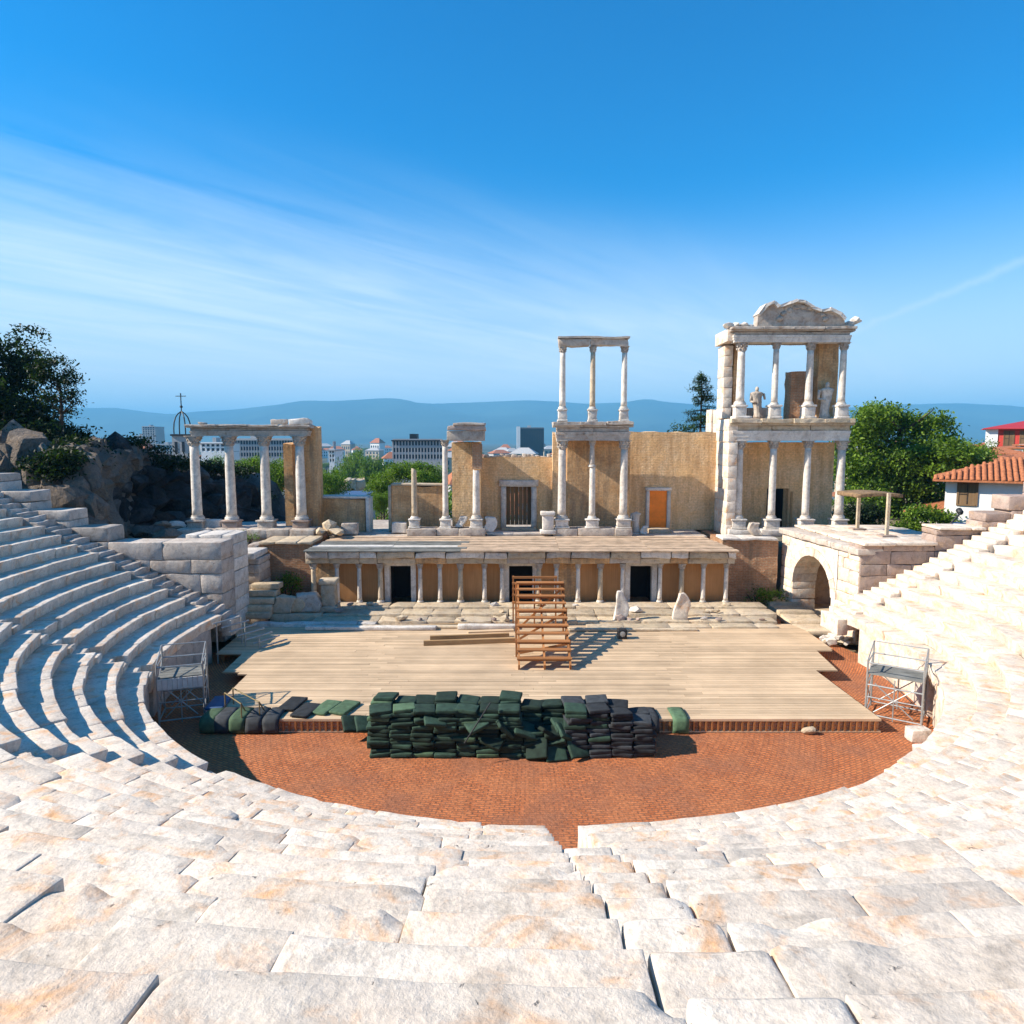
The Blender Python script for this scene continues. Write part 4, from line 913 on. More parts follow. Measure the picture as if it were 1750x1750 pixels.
caps(sw, 15.5, 18.8, 29.8, 31.2, 4.505, 4.66, 'seat', 68, 1, 1.6, 'cap_stone', .015)
caps(sw, 18.85, 20.9, 29.8, 31.2, 5.205, 5.33, 'seat', 69, 1, 1.6, 'cap_stone', .015)

# ================================================================== things on and around the stage
# wooden stair ------------------------------------------------------------------------------
ws = thing('wooden_staircase', 'open reddish wooden staircase rising toward the portico in the middle of the stage', 'staircase', (1.25, 27.5, SZ))
xa, xb = .22, 2.28; yA, yBk = 25.3, 30.3; zTop = 2.75
for s_, xx in enumerate((xa+.05, xb-.05, (xa+xb)/2)):
    mb = MB(); mb.bar((xx, yA-.1, SZ+.1), (xx, yBk, zTop-.12), .07, .24); mb.build('stringer', M['stairwood'], ws)
for i in range(11):
    t = (i+.5)/11; yy = yA+(yBk-yA)*t; zz_ = SZ+.12+(zTop-SZ-.1)*t
    V, F = rbox((xb-xa+.06, .30, .05), (2, 1, 1)); put('tread', V+np.array([(xa+xb)/2, yy, zz_+.14]), F, M['stairwood'], ws, False)
    if i % 2 == 0: V, F = rbox((xb-xa, .03, .1), (1, 1, 1)); put('riser', V+np.array([(xa+xb)/2, yy+.13, zz_+.04]), F, M['stairwood'], ws, False)
for yy in (26.8, 28.6, 30.2):
    zt = SZ+(zTop-SZ)*(yy-yA)/(yBk-yA)
    for xx in (xa-.04, xb+.04):
        mb = MB(); mb.bar((xx, yy, SZ), (xx, yy, zt+.05), .08, .08); mb.build('leg', M['stairwood'], ws)
    mb = MB(); mb.bar((xa, yy, SZ+.15), (xb, yy, zt-.15), .05, .09); mb.build('cross_brace', M['stairwood'], ws)
# upper slatted landing screen behind the stair
sc_ = thing('slatted_screen', 'wooden slatted frame standing on the step platform before the middle doorway', 'frame', (1.05, 31.4, .6))
x0, x1 = XP(877, 1000, 31.4), XP(950, 1000, 31.4)
for xx in (x0, (x0+x1)/2, x1):
    mb = MB(); mb.bar((xx, 31.4, .45), (xx, 31.4, ZP(984, 31.4)), .07, .07); mb.build('post', M['stairwood'], sc_)
for i, yy in enumerate((987, 997, 1007, 1017, 1030)):
    V, F = rbox((x1-x0+.1, .09, .10), (1, 1, 1)); put('rail', V+np.array([(x0+x1)/2, 31.32, ZP(yy, 31.3)]), F, M['stairwood'], sc_, False)
# beams lying on the stage
def beam(label, a, b, w, h, m='pole'):
    root = thing('timber_beam', label, 'beam', ((a[0]+b[0])/2, (a[1]+b[1])/2, SZ)); mb = MB()
    mb.bar((a[0], a[1], SZ+h/2+.006), (b[0], b[1], SZ+h/2+.006), w, h); V, F = mb.done(); put('timber', V, F, M[m], root, False)
g = G(724, 1103, SZ); h_ = G(880, 1098, SZ)
beam('longest of the timbers lying on the stage left of the staircase, nearest the cushions', g, h_, .16, .2)
g = G(735, 1093, SZ); h_ = G(870, 1088, SZ); beam('second timber on the stage left of the staircase, just behind the longest', g, h_, .14, .16)
g = G(722, 1072, SZ); h_ = G(800, 1069, SZ); beam('short timber lying at the back of the stage, left of the staircase', g, h_, .12, .12)
g = G(800, 1081, SZ); h_ = G(878, 1078, SZ); beam('pale flat board lying at the back of the stage, right behind the long timbers', g, h_, .3, .06, 'plank')
g = G(1063, 1091, SZ); root = thing('loudspeaker', 'small black loudspeaker box at the back of the stage, right of the staircase', 'speaker', (g[0], g[1], SZ))
slab(root, 'cabinet', g[0]-.2, g[0]+.2, g[1]-.16, g[1]+.2, SZ+.003, SZ+.42, 'black', (3, 3, 3), .03, 0)
V, F = lathe([(.12, 0), (.12, .02), (.05, .03)], 14); V = V[:, [0, 2, 1]]*np.array([1, -1, 1]); put('speaker_cone', V+np.array([g[0], g[1]-.163, SZ+.24]), F, M['steel'], root)
# long planks and slabs along the rear edge of the stage
rs = random.Random(3)
rowdef = [(-9, 0, 31.0, .12), (-9.5, -3.5, 30.75, .16), (2.6, 8.5, 30.6, .1), (-2.5, 0.2, 30.9, .2)]
labs = ['long pale plank along the rear edge of the stage, left of the staircase', 'weathered white slab at the rear left edge of the stage, above the blue shadow', 'long pale plank along the rear edge of the stage, right of the staircase', 'short thick board at the rear of the stage touching the staircase']
for (a, b, y, h), lb_ in zip(rowdef, labs):
    V, F = rbox((b-a, .32, h), (10, 3, 3), .02, .015, int(b*9)+50); tag(put('edge_board', V+np.array([(a+b)/2, y, SZ+h/2+.01]), F, M['cream' if h < .15 else 'white']), lb_, 'board')

# seat cushions --------------------------------------------------------------------------------
CW, CD, CH = .655, .60, .108
cush = []
for q in range(5):
    V, F = rbox((CW, CD, CH), (7, 7, 4), .032, .010, 77+q, 0, freq=5); V[:, 2] += .008*np.cos(np.clip(V[:, 0]/CW, -.5, .5)*pi)*np.sign(V[:, 2])+CH/2
    V[:, 2] -= V[:, 2].min(); cush.append(V)
FC = F
cmesh = {}
def cushion(loc, rot, m, label, group, q=None):
    q = NR.randint(5) if q is None else q; k = (q, m)
    if k not in cmesh: cmesh[k] = mesh('seat_cushion', cush[q], FC, M[m])
    o = inst('seat_cushion', cmesh[k], None, loc, rot); return tag(o, label, 'cushion', group)
ordn = ['first', 'second', 'third', 'fourth', 'fifth', 'sixth', 'seventh', 'eighth', 'ninth', 'tenth', 'eleventh', 'twelfth', 'thirteenth', 'fourteenth', 'fifteenth', 'sixteenth']
hts = [12, 12, 12, 12, 12, 12, 12, 11, 11, 12, 12, 11, 9]
xp0 = -4.2; yp0 = 18.95; hidden = []
for c in range(13):
    x = xp0+CW*.5+c*(CW-.015); mt = 'green' if c < 9 else 'navy'
    for d in range(2):
        H = hts[c] if d == 0 else hts[c]+(1 if c < 9 and c % 3 == 0 else 0)
        if c in (7, 8) and d == 0: H = 6
        z = .004
        for k in range(H):
            lean = .014*k; dx = NR.uniform(-.06, .06); dy = lean*1.0+NR.uniform(-.06, .05)
            if d == 0 and k > 3 and c in (3, 6, 9): dx += NR.uniform(-.06, .06)
            if d == 1 and k < H-5: hidden.append((x, yp0+CD*1.5+.02, z)); z += CH+.004; continue
            mm = 'greenlight' if (mt == 'green' and NR.rand() < .06) else (mt if NR.rand() > .1 else 'green')
            fr_ = 'front' if d == 0 else 'back'
            cushion((x+dx, yp0+CD/2+d*(CD+.02)+dy, z), (NR.uniform(-.08, .05), NR.uniform(-.07, .07), NR.uniform(-.2, .2)), mm,
                    '%s cushion, %s up in the %s %s-row stack of the pile from the left' % ('dark green' if 'green' in mm else 'charcoal', ordn[k], ordn[c], fr_), 'seat cushions piled in front of the stage')
            z += CH+.004
hm_ = MB()
for (x, y, z) in hidden: hm_.add(cush[0]+np.array([x, y, z]), FC)
tag(hm_.build('buried_cushions', M['green'], None, True), 'dark green cushions buried inside the back of the pile', 'cushions', None, 'stuff')
# slumped cushions in front of the collapsed middle
slump = [(2.5, -.02, 9, (.25, .2, .3)), (4.4, .0, 8, (.3, -.3, .5)), (5.2, -.05, 4, (.4, .3, -.3)), (7, .25, 5, (.55, .15, .2)), (7.6, .05, 5, (-.2, .65, .3)), (8.1, .1, 4, (.5, -.35, -.3)), (8.5, .1, 5, (.4, .5, .5)), (9.0, -.12, 2, (.75, .1, .5)), (6.6, .05, 6, (.3, .35, .1)), (5.6, -.05, 7, (.2, .8, .5)), (8.0, -.18, 1, (.6, .0, .2)), (7.2, -.2, 2, (.7, -.2, -.2)), (8.4, .3, 6, (.3, .2, .4))]
for i, (c, dy, k, r) in enumerate(slump):
    cushion((xp0+CW*.5+c*(CW-.015), yp0+.2+dy, .02+k*(CH+.004)), r, 'green', 'tilted dark green cushion slumped in the collapsed middle of the pile, %s from the left' % ordn[sorted(range(len(slump)), key=lambda j: slump[j][0]).index(i)], 'seat cushions piled in front of the stage')
gp_ = G(648, 1198, 1.5)
def draped(label, px, m, w=.6):
    """cushion folded over the front edge of the stage: half on top, half hanging"""
    x = XP(px, 1230, yf); V = []; F = []; prof = [(.72, .012), (.3, .014), (.02, .014), (-.07, -.02), (-.11, -.12), (-.13, -.28), (-.12, -.42)]; th = .07; rs = np.random.RandomState(px)
    nx_ = 5
    for side_ in (0, 1):
        for i, (a, b) in enumerate(prof):
            for k in range(nx_):
                t = k/(nx_-1)-.5; o = th*(1-.25*(abs(t)*2)**3)*side_
                nrm = (0, 1) if i < 2 else ((-.5, .86) if i == 2 else ((-.86, .5) if i == 3 else (-1, .1)))
                V.append((x+t*w+.01*rs.randn(), yf+a+nrm[0]*o-.0, SZ+.0+b+nrm[1]*o+.006))
    n_ = len(prof)
    for i in range(n_-1):
        for k in range(nx_-1):
            F.append([i*nx_+k, (i+1)*nx_+k, (i+1)*nx_+k+1, i*nx_+k+1]); o = n_*nx_; F.append([o+i*nx_+k, o+i*nx_+k+1, o+(i+1)*nx_+k+1, o+(i+1)*nx_+k])
    o = n_*nx_
    for i in range(n_-1):
        F.append([i*nx_, o+i*nx_, o+(i+1)*nx_, (i+1)*nx_]); F.append([i*nx_+nx_-1, (i+1)*nx_+nx_-1, o+(i+1)*nx_+nx_-1, o+i*nx_+nx_-1])
    for k in range(nx_-1):
        F.append([k, k+1, o+k+1, o+k]); b_ = (n_-1)*nx_; F.append([b_+k, o+b_+k, o+b_+k+1, b_+k+1])
    tag(put('draped_cushion', V, F, M[m]), label, 'cushion', 'cushions draped over the front edge of the stage')
for px, m, lb_ in ((358, 'greenlight', 'light green cushion hanging over the left end of the stage edge'), (381, 'navy', 'charcoal cushion hanging over the stage edge beside the light green one at the end'), (407, 'greenlight', 'faded green cushion hanging over the stage edge between two charcoal ones'),
                   (436, 'navy', 'charcoal cushion hanging over the stage edge right of the faded green one'), (465, 'navy', 'charcoal cushion hanging over the stage edge, last of the row at the left end'), (1112, 'navy', 'charcoal cushion hanging over the stage edge just right of the big pile'), (1162, 'greenlight', 'green cushion hanging over the stage edge farther right of the big pile')):
    draped(lb_, px, m, .50)
for px, py, rz, m, lb_ in ((499, 1208, .15, 'navy', 'charcoal cushion lying flat on the stage, leftmost of those near the pile'), (522, 1219, .2, 'navy', 'grey cushion lying flat on the stage edge, second near the pile'), (556, 1214, .3, 'greenlight', 'faded green cushion lying flat on the stage, third of those near the pile'),
                           (588, 1214, .3, 'greenlight', 'faded green cushion lying flat on the stage, closest to the leaning pair'), (372, 1206, -.1, 'blue', 'blue cushion lying on the left front corner of the stage')):
    g = G(px, py, SZ); cushion((g[0], g[1]+.1, SZ+.008), (0, 0, -rz), m, lb_, 'loose cushions on the stage').scale = (.9, 1.75, .8)
for px, lb_ in ((612, 'green cushion leaning on the left end of the pile, the farther one'), (634, 'green cushion leaning on the left end of the pile, the nearer one')):
    g = G(px-6, 1228, SZ); cushion((g[0], g[1]-.35, .38), (.5, .2, .5), 'green', lb_, 'loose cushions on the stage')
rl = thing('stick', 'thin dark pole leaning against the front of the cushion pile', 'pole', (-.9, 18.8, 0)); mb = MB(); mb.tube((-1.35, 18.55, .62), (-.62, 19.05, 1.62), .02, 6); mb.build('pole', M['black'], rl)
g = G(1377, 1251, 0); V, F = boulder((.42, .25, .2), 611, 2); V[:, 2] -= V[:, 2].min(); tag(put('loose_stone', V+np.array([g[0], g[1]-.15, -.005]), F, M['cream']), 'small pale stone lying on the brick floor in front of the right stage edge', 'stone')

# handrails at the left stage steps
for i, (pts, lb_) in enumerate((([(384, 1184), (412, 1203), (420, 1216)], 'nearer of the two thin brown handrails at the left front of the stage'), ([(398, 1176), (443, 1200), (453, 1216)], 'farther of the two thin brown handrails at the left front of the stage'))):
    w = [G(*p, SZ+.02) for p in pts]; hh = (.55, .5, .02)
    w = [(G(px_, py_, SZ+h_)[0], G(px_, py_, SZ+h_)[1], SZ+h_) for (px_, py_), h_ in zip(pts, hh)]
    root = thing('handrail', lb_, 'handrail', (w[2][0], w[2][1], SZ), 'handrails at the left of the stage'); mb = MB()
    for a, b in zip(w[:-1], w[1:]): mb.tube(a, b, .022, 6)
    mb.build('rail', M['rust'], root); mb = MB(); mb.tube(w[0], (w[0][0], w[0][1], .0), .022, 6); mb.tube(w[1], (w[1][0], w[1][1], SZ), .02, 6); mb.build('post', M['rust'], root)

# steel frames at both sides ---------------------------------------------------------------------
def scaffold(label, cx, cy, rz, w, d, h, panel, extra=0):
    root = thing('steel_scaffold', label, 'scaffold', (cx, cy, 0), 'steel frames beside the orchestra')
    c, s = cos(rz), sin(rz)
    def T(x, y, z): return (cx+x*c-y*s, cy+x*s+y*c, z)
    def tb(nm, segs, r=.024, m='steel'):
        mb = MB()
        for a, b in segs: mb.tube(T(*a), T(*b), r, 6)
        return mb.build(nm, M[m], root)
    for x in (-w/2, w/2):
        for y in (-d/2, d/2): tb('upright', [((x, y, 0), (x, y, h if y > 0 else h*.86))], .03)
    for z in (.15, h*.5, h*.82):
        tb('ledger', [((-w/2, y, z), (w/2, y, z)) for y in (-d/2, d/2)]+[((x, -d/2, z), (x, d/2, z)) for x in (-w/2, w/2)])
    for y in (-d/2, d/2):
        cz = h*.32; n_ = 8
        tb('star_brace', [((0, y, cz), (w*.5*cos(t)*1.0, y, cz+h*.30*sin(t))) for t in [2*pi*k/n_ for k in range(n_)]], .02)
    for x in (-w/2, w/2): tb('cross_brace', [((x, -d/2, .15), (x, d/2, h*.5)), ((x, -d/2, h*.5), (x, d/2, .15)), ((x, -d/2, h*.5), (x, d/2, h*.82))], .018)
    if panel:
        b = []; 
        for i in range(9):
            V, F = rbox((w/9-.012, .03, .36)); V = V+np.array([-w/2+w*(i+.5)/9, -d/2-.05, h*.58]); V = np.array([T(*p) for p in V]); put('panel_slat', V, F, M['panelwhite'], root, False)
    for i in range(4):
        V, F = rbox((w-.02, d/4-.02, .04)); V = V+np.array([0, -d/2+d*(i+.5)/4, h*.66]); V = np.array([T(*p) for p in V]); put('deck_board', V, F, M['roofgrey'], root, False)
    tb('guard_rail', [((-w/2, d/2, h), (w/2, d/2, h)), ((-w/2, -d/2, h*.86), (-w/2, d/2, h)), ((w/2, -d/2, h*.86), (w/2, d/2, h))], .02)
    return root
scaffold('grey steel scaffold with a white slatted panel, at the left edge of the orchestra', -10.9, 21.9, radians(18), 1.35, 1.1, 2.35, True)
scaffold('tangled pale steel scaffold at the right edge of the orchestra', 12.75, 21.9, radians(-35), 1.6, 1.3, 2.3, False)
sh_ = thing('support_frame', 'dark steel frame with slanting struts beside the left end of the stage', 'frame', (-11.2, 29.2, 0))
for i in range(7):
    mb = MB(); a = (-12.2+i*.28, 27.2+i*.12, 1.7-.2*i); mb.tube(a, (a[0]+.75, a[1]+1.0, a[2]+.05), .035, 6); mb.build('strut', M['steel'], sh_)
for xx, yy, zz_ in ((-12.1, 27.3, 1.7), (-11.3, 28.2, 1.5), (-10.6, 27.9, .9), (-11.6, 28.6, 1.6)):
    mb = MB(); mb.tube((xx, yy, 0), (xx, yy, zz_), .03, 6); mb.build('upright', M['steel'], sh_)
# floodlight drum at the left corner, white bin at the right
g = G(338, 1135, 0); root = thing('floodlight', 'round grey floodlight standing in the shade at the left corner of the stage', 'floodlight', (g[0], g[1], 0))
V, F = lathe([(.12, 0), (.2, .1), (.26, .3), (.26, .36)], 14); V = V[:, [0, 2, 1]]*np.array([1, -1, 1]); put('housing', V+np.array([g[0], g[1]+.1, .75]), F, M['steel'], root)
mb = MB(); mb.tube((g[0], g[1], 0), (g[0], g[1], .7), .03); mb.build('stand', M['iron'], root)
for i, (px, py, s) in enumerate(((1568, 1265, .5), (1575, 1290, .35), (1490, 1121, .5))):
    g = G(px, py, 0); tag(put('loose_block', *(lambda b: (b[0]+np.array([g[0], g[1], s*.4]), b[1]))(rbox((s*1.2, s*.8, s*.8), (4, 4, 4), .03, .03, 60+i, 2)), M['white']), ['pale squared block on the floor under the right scaffold', 'small grey block by the foot of the right seating', 'white block on the red floor near the arch gate'][i], 'stone')
rs = random.Random(17)
for i in range(22):
    px = rs.uniform(1405, 1480); g = G(px, rs.uniform(1075, 1105), .0); s = rs.uniform(.2, .5); V, F = boulder((s*1.4, s, s*.9), 810+i, 1); V[:, 2] -= V[:, 2].min()
    tag(put('rubble_stone', V+np.array([g[0], g[1], rs.uniform(-.02, .25)*0]), F, M[rs.choice(['seat', 'white', 'cream', 'pink'])], smooth=False), 'broken stone in the rubble heap at the foot of the arch gate', 'stone', 'rubble stones at the foot of the arch gate')
rs = random.Random(18)
for i in range(20):
    x, y = rs.uniform(-12.6, -10.6), rs.uniform(29.2, 31.6); s = rs.uniform(.2, .55); V, F = boulder((s*1.4, s, s*.9), 850+i, 1); V[:, 2] -= V[:, 2].min()
    tag(put('rubble_stone', V+np.array([x, y, 0]), F, M[rs.choice(['ashlar', 'entab', 'pink'])], smooth=False), 'shaded broken stone in the heap below the left side wall', 'stone', 'rubble stones below the left side wall')

# canopy on the roof of the arch gate
g1, g2_ = G(1465, 905, ZG+.11), G(1515, 917, ZG+.11)
cn = thing('canopy', 'small brown flat canopy on two pale posts above the arch gate roof', 'canopy', (g1[0], g1[1], ZG+.11))
for gx_ in (g1, g2_):
    mb = MB(); zt = CAMZ-(845-750)/1165*gx_[1]; mb.bar((gx_[0], gx_[1], ZG+.19), (gx_[0], gx_[1], zt+.08), .14, .14); mb.build('post', M['cream'], cn)
    slab(cn, 'post_foot', gx_[0]-.35, gx_[0]+.35, gx_[1]-.3, gx_[1]+.3, ZG+.112, ZG+.19, 'pink', (2, 2, 1), 0, .01)
zt = CAMZ-(845-750)/1165*g1[1]+.06
V, F = rbox((2.3, 1.9, .26), (9, 8, 3), 0, .04, 9); V[:, 2] *= .7; V[:, 2] += np.clip(-np.abs(V[:, 0])*.06, -1, 0); V[:, 2] += .12
put('roof', V+np.array([(g1[0]+g2_[0])/2-.2, (g1[1]+g2_[1])/2, zt+.03]), F, M['thatch'], cn)
for k in range(-1, 2): mb = MB(); mb.bar((g1[0]-.3, g1[1]-.5+k*.5, zt+.0), (g2_[0]+.3, g1[1]-.5+k*.5, zt+.0), .08, .08); mb.build('rafter', M['pole'], cn)

# ================================================================== vegetation
def leafcloud(blobs, n, size, seed, flat=.6):
    """blobs: (cx,cy,cz,rx,ry,rz); leaves gathered in clumps on the outer shell of every blob"""
    rs = np.random.RandomState(seed); B = np.array(blobs); vol = (B[:, 3]*B[:, 4]*B[:, 5])**(2/3.); pr = vol/vol.sum()
    nc = max(8, n//26); bi = rs.choice(len(B), nc, p=pr); d = rs.normal(size=(nc, 3)); d /= np.linalg.norm(d, axis=1)[:, None]; d[:, 2] = np.where(d[:, 2] < -.45, -d[:, 2]*.6, d[:, 2])
    cc = B[bi, :3]+d*B[bi, 3:]*(rs.uniform(.62, 1.06, nc)**1.0)[:, None]
    li = rs.randint(0, nc, n); c = cc[li]+rs.normal(size=(n, 3))*size*np.array([2.1, 2.1, 1.3])
    a = rs.normal(size=(n, 3)); a /= np.linalg.norm(a, axis=1)[:, None]; up = np.tile([0, 0, 1.0], (n, 1))+rs.normal(size=(n, 3))*flat
    b = np.cross(a, up); b /= np.linalg.norm(b, axis=1)[:, None]+1e-9; s = (size*rs.uniform(.5, 1.1, n))[:, None]
    V = np.stack([c-a*s, c+b*s*.5, c+a*s, c-b*s*.5], 1).reshape(-1, 3)
    return V, np.arange(4*n).reshape(n, 4)
def trunk_mb(h, r, limbs, seed, top=.8):
    mb = MB(); rs = random.Random(seed); p = (0, 0, -.6); k = 5
    for i in range(k):
        q = (p[0]+rs.uniform(-.12, .12)*h*.12, p[1]+rs.uniform(-.12, .12)*h*.12, h*top*(i+1)/k); mb.tube(p, q, r*(1-.14*i), 8, r*(1-.14*(i+1))); p = q
        if i >= 1:
            for _ in range(limbs):
                t = rs.uniform(0, 2*pi); L = h*rs.uniform(.18, .34); m_ = (q[0]+cos(t)*L*.5, q[1]+sin(t)*L*.5, q[2]+L*.35); e = (q[0]+cos(t)*L, q[1]+sin(t)*L, q[2]+L*.8)
                mb.tube(q, m_, r*.38, 6, r*.25); mb.tube(m_, e, r*.25, 5, r*.08)
    return mb
TM = {}
def tree_mesh(kind, v):
    k = (kind, v)
    if k in TM: return TM[k]
    rs = random.Random(100+v)
    if kind == 'broad':   # unit: 10 m tall, 4.5 m crown radius
        bl = [(rs.uniform(-2.6, 2.6), rs.uniform(-2.6, 2.6), rs.uniform(4.2, 8.2), rs.uniform(1.3, 2.3), rs.uniform(1.3, 2.3), rs.uniform(1.1, 1.8)) for _ in range(13)]
        bl += [(0, 0, 6.2, 3.0, 3.0, 2.6)]; V, F = leafcloud(bl, 9000, .19, v)
        T = trunk_mb(7.5, .3, 3, v)
    TM[k] = (mesh('crown', V, F, M['leaf'], False), mesh('crown', V, F, M['leafshade'], False), mesh('trunk', *T.done(), M['bark'], True)); return TM[k]
def tree(label, x, y, h, w, v, group=None, dark=False, z=None, name='broadleaf_tree'):
    z = float(terr(x, y)) if z is None else z
    root = thing(name, label, 'tree', (x, y, z), group); a, ad, t = tree_mesh('broad', v % 4)
    rz = v*1.7; inst('crown', ad if dark else a, root, (x, y, z), (0, 0, rz), (w/9, w/9, h/9.6)); inst('trunk', t, root, (x, y, z), (0, 0, rz), (w/9, w/9, h/9.6)); return root
def bush(label, x, y, z, w, d, h, n, m, seed, size=.11, name='bush', group=None):
    root = thing(name, label, 'bush', (x, y, z), group); rs = random.Random(seed)
    bl = [(x+rs.uniform(-.35, .35)*w, y+rs.uniform(-.35, .35)*d, z+h*rs.uniform(.3, .7), w*rs.uniform(.16, .3), d*rs.uniform(.16, .3), h*rs.uniform(.2, .35)) for _ in range(9)]
    V, F = leafcloud(bl, n, size, seed); put('foliage', V, F, M[m], root, False, origin=(x, y, z)); mb = MB()
    for i in range(6):
        t = rs.uniform(0, 6.3); mb.tube((x, y, z-.3), (x+cos(t)*w*.3, y+sin(t)*d*.3, z+h*.6), .05, 5, .015)
    mb.build('stems', M['bark'], root); return root
def T_at(px, ytop, Y, width_px):
    x = XP(px, 800, Y); zt = CAMZ+(750-ytop)/1172*Y; return x, Y, zt, width_px/1172*Y
def tree_px(label, px, ytop, Y, wpx, v, group=None, dark=False, zb=None):
    x, y, zt, w = T_at(px, ytop, Y, wpx); z = float(terr(x, y)) if zb is None else zb
    return tree(label, x, y, max(3, zt-z), w, v, group, dark, z)
# the big tree right of the tower: bespoke crown
bx, by = XP(1545, 800, 58), 58.0; zb = float(terr(bx, by)); root = thing('broadleaf_tree', 'big spreading green tree right of the tower, behind the canopy', 'tree', (bx, by, zb))
rs = random.Random(5); bl = []
for px, py, rpx in ((1490, 735, 34), (1475, 770, 40), (1520, 715, 30), (1560, 740, 44), (1605, 735, 34), (1625, 775, 36), (1585, 790, 46), (1540, 790, 50), (1490, 820, 48), (1545, 840, 50), (1600, 830, 44), (1640, 790, 24), (1460, 800, 34), (1470, 850, 36), (1520, 880, 40), (1590, 860, 34), (1465, 715, 22)):
    X_, _, Z_ = P(px, py, by); r = rpx/1172*by; bl.append((X_, by+rs.uniform(-2.4, 2.4), Z_, r, r*1.1, r*.9))
V, F = leafcloud(bl, 46000, .19, 91); put('crown', V, F, M['leaf'], root, False, origin=(bx, by, zb))
V, F = trunk_mb(9, .4, 4, 8, .8).done(); put('trunk', V+np.array([bx, by, zb]), F, M['bark'], root, True, origin=(bx, by, zb))
bxx = XP(1570, 890, 46); bush('bright green leafy bush behind the arch gate roof, below the white house', bxx, 46, ZP(915, 46)-.4, 4.4, 2.4, 2.6, 3600, 'leaf', 33, .14)
bush('small green shrub at the right end of the big bush', XP(1625, 890, 45), 45, ZP(915, 45)-.5, 1.8, 1.6, 1.6, 1500, 'leaf', 34, .12)
bush('dark bush in the shade behind the canopy posts', XP(1480, 880, 47), 47, ZP(925, 47)-.5, 4.4, 2.4, 3.4, 3600, 'leafshade', 35, .14)
# conifer between the tan wall and the tower
bush('low weeds and ivy at the foot of the right brick wing beside the arch gate', XP(1300, 1015, 36.2), 36.2, .1, 2.6, .9, 1.3, 1100, 'leaf', 37, .07, 'ivy')
bush('dark weedy shrub behind the stone stair block, against the left brick wing', XP(488, 985, 34.9), 34.9, .6, 1.8, .7, 1.9, 1200, 'leaf', 38, .07, 'ivy')
bush('small dry shrub on the rubble left of the portico roof corner', XP(418, 935, 36.5), 36.5, 3.4, 1.6, .8, .8, 700, 'leaf', 39, .07, 'ivy')
cx_, cy_ = XP(1197, 740, 60), 60.0; zt = CAMZ+(750-640)/1175*60; zb = float(terr(cx_, cy_)); root = thing('conifer', 'dark pointed conifer rising between the tan wall and the tower', 'tree', (cx_, cy_, zb)); H = zt-zb; rs_ = np.random.RandomState(4); Vs_ = []; mb = MB(); mb.tube((cx_, cy_, zb-.5), (cx_, cy_, zt), .24, 8, .03)
for i in range(150):
    t = rs_.uniform(.05, 1.0); L = (1-t)**.75*H*.27+.3; a = rs_.uniform(0, 6.28); L *= rs_.uniform(.55, 1.15); zz_ = zb+H*t; e = np.array([cx_+cos(a)*L, cy_+sin(a)*L, zz_-.12*L+.35*L*rs_.uniform(-.2, .6)])
    mb.tube((cx_, cy_, zz_), tuple(e), .05, 4, .015); m_ = int(90*L); f_ = rs_.uniform(.2, 1, m_)[:, None]; c = np.array([cx_, cy_, zz_])*(1-f_)+e*f_+rs_.normal(size=(m_, 3))*.13; Vs_.append(c)
c = np.vstack(Vs_); n_ = len(c); a = rs_.normal(size=(n_, 3)); a /= np.linalg.norm(a, axis=1)[:, None]; b = np.cross(a, [0, 0, 1.0]); s_ = .14
V = np.stack([c-a*s_, c+b*s_*.3, c+a*s_, c-b*s_*.3], 1).reshape(-1, 3); put('crown', V, np.arange(4*n_).reshape(n_, 4), M['conifer'], root, False, origin=(cx_, cy_, zb)); V, F = mb.done(); put('trunk', V, F, M['bark'], root, True)
bush('dark shrub below the conifer, peeping over the tan wall', XP(1178, 740, 56), 56, ZP(742, 56)-2.2, 3.0, 2, 3.2, 2000, 'conifer', 36, .13)
# trees behind the left colonnade and beyond the low walls, nearest first
tl = [('broadleaf_tree', 'bright yellow-green tree seen between the second and third columns of the left colonnade', 430, 776, 62, 84, 1), ('', 'green tree seen between the third and fourth columns of the left colonnade', 478, 771, 66, 78, 2), ('', 'dark green tree just right of the left colonnade, behind the low brick wall', 562, 788, 75, 66, 3),
      ('', 'large green tree behind the lone broken column and ochre wall', 705, 778, 60, 110, 0), ('', 'green tree left of the lone broken column, overhanging the street', 655, 800, 68, 66, 1), ('', 'green tree top touching the slim column left of the masonry pier', 742, 786, 64, 50, 2), ('', 'bright small tree low behind the gap right of the low brick wall', 650, 850, 52, 44, 3),
      ('', 'bluish-green tree below the bright white building, between the first two columns', 362, 776, 230, 60, 1), ('', 'rounded tree beyond the street, left of the long grey block', 640, 762, 190, 62, 0), ('', 'rounded tree beyond the street, above the stone-coloured roof', 605, 764, 240, 50, 1), ('', 'tree beyond the street, close to the left colonnade', 572, 776, 170, 46, 2)]
for i, (_, lb_, px, yt, Y_, w_, v) in enumerate(tl): tree_px(lb_, px, yt, Y_, w_, v, None, False)
rs = random.Random(21); i = 0
for band, (Y0, Y1, n_) in enumerate(((90, 150, 16), (160, 330, 26), (340, 700, 40))):
    for k in range(n_):
        px = rs.uniform(380, 1000) if band else rs.uniform(540, 780); Y_ = rs.uniform(Y0, Y1)
        if abs(px-(612 - (Y_-90)*.0)) < 26: continue
        x = XP(px, 800, Y_); h = rs.uniform(8, 14)*(1 if band < 2 else 1.15)
        tree('green tree among the crowns of the town park beyond the theatre', x, Y_, h, h*rs.uniform(.9, 1.25), rs.randint(0, 3), 'park trees beyond the theatre'); i += 1
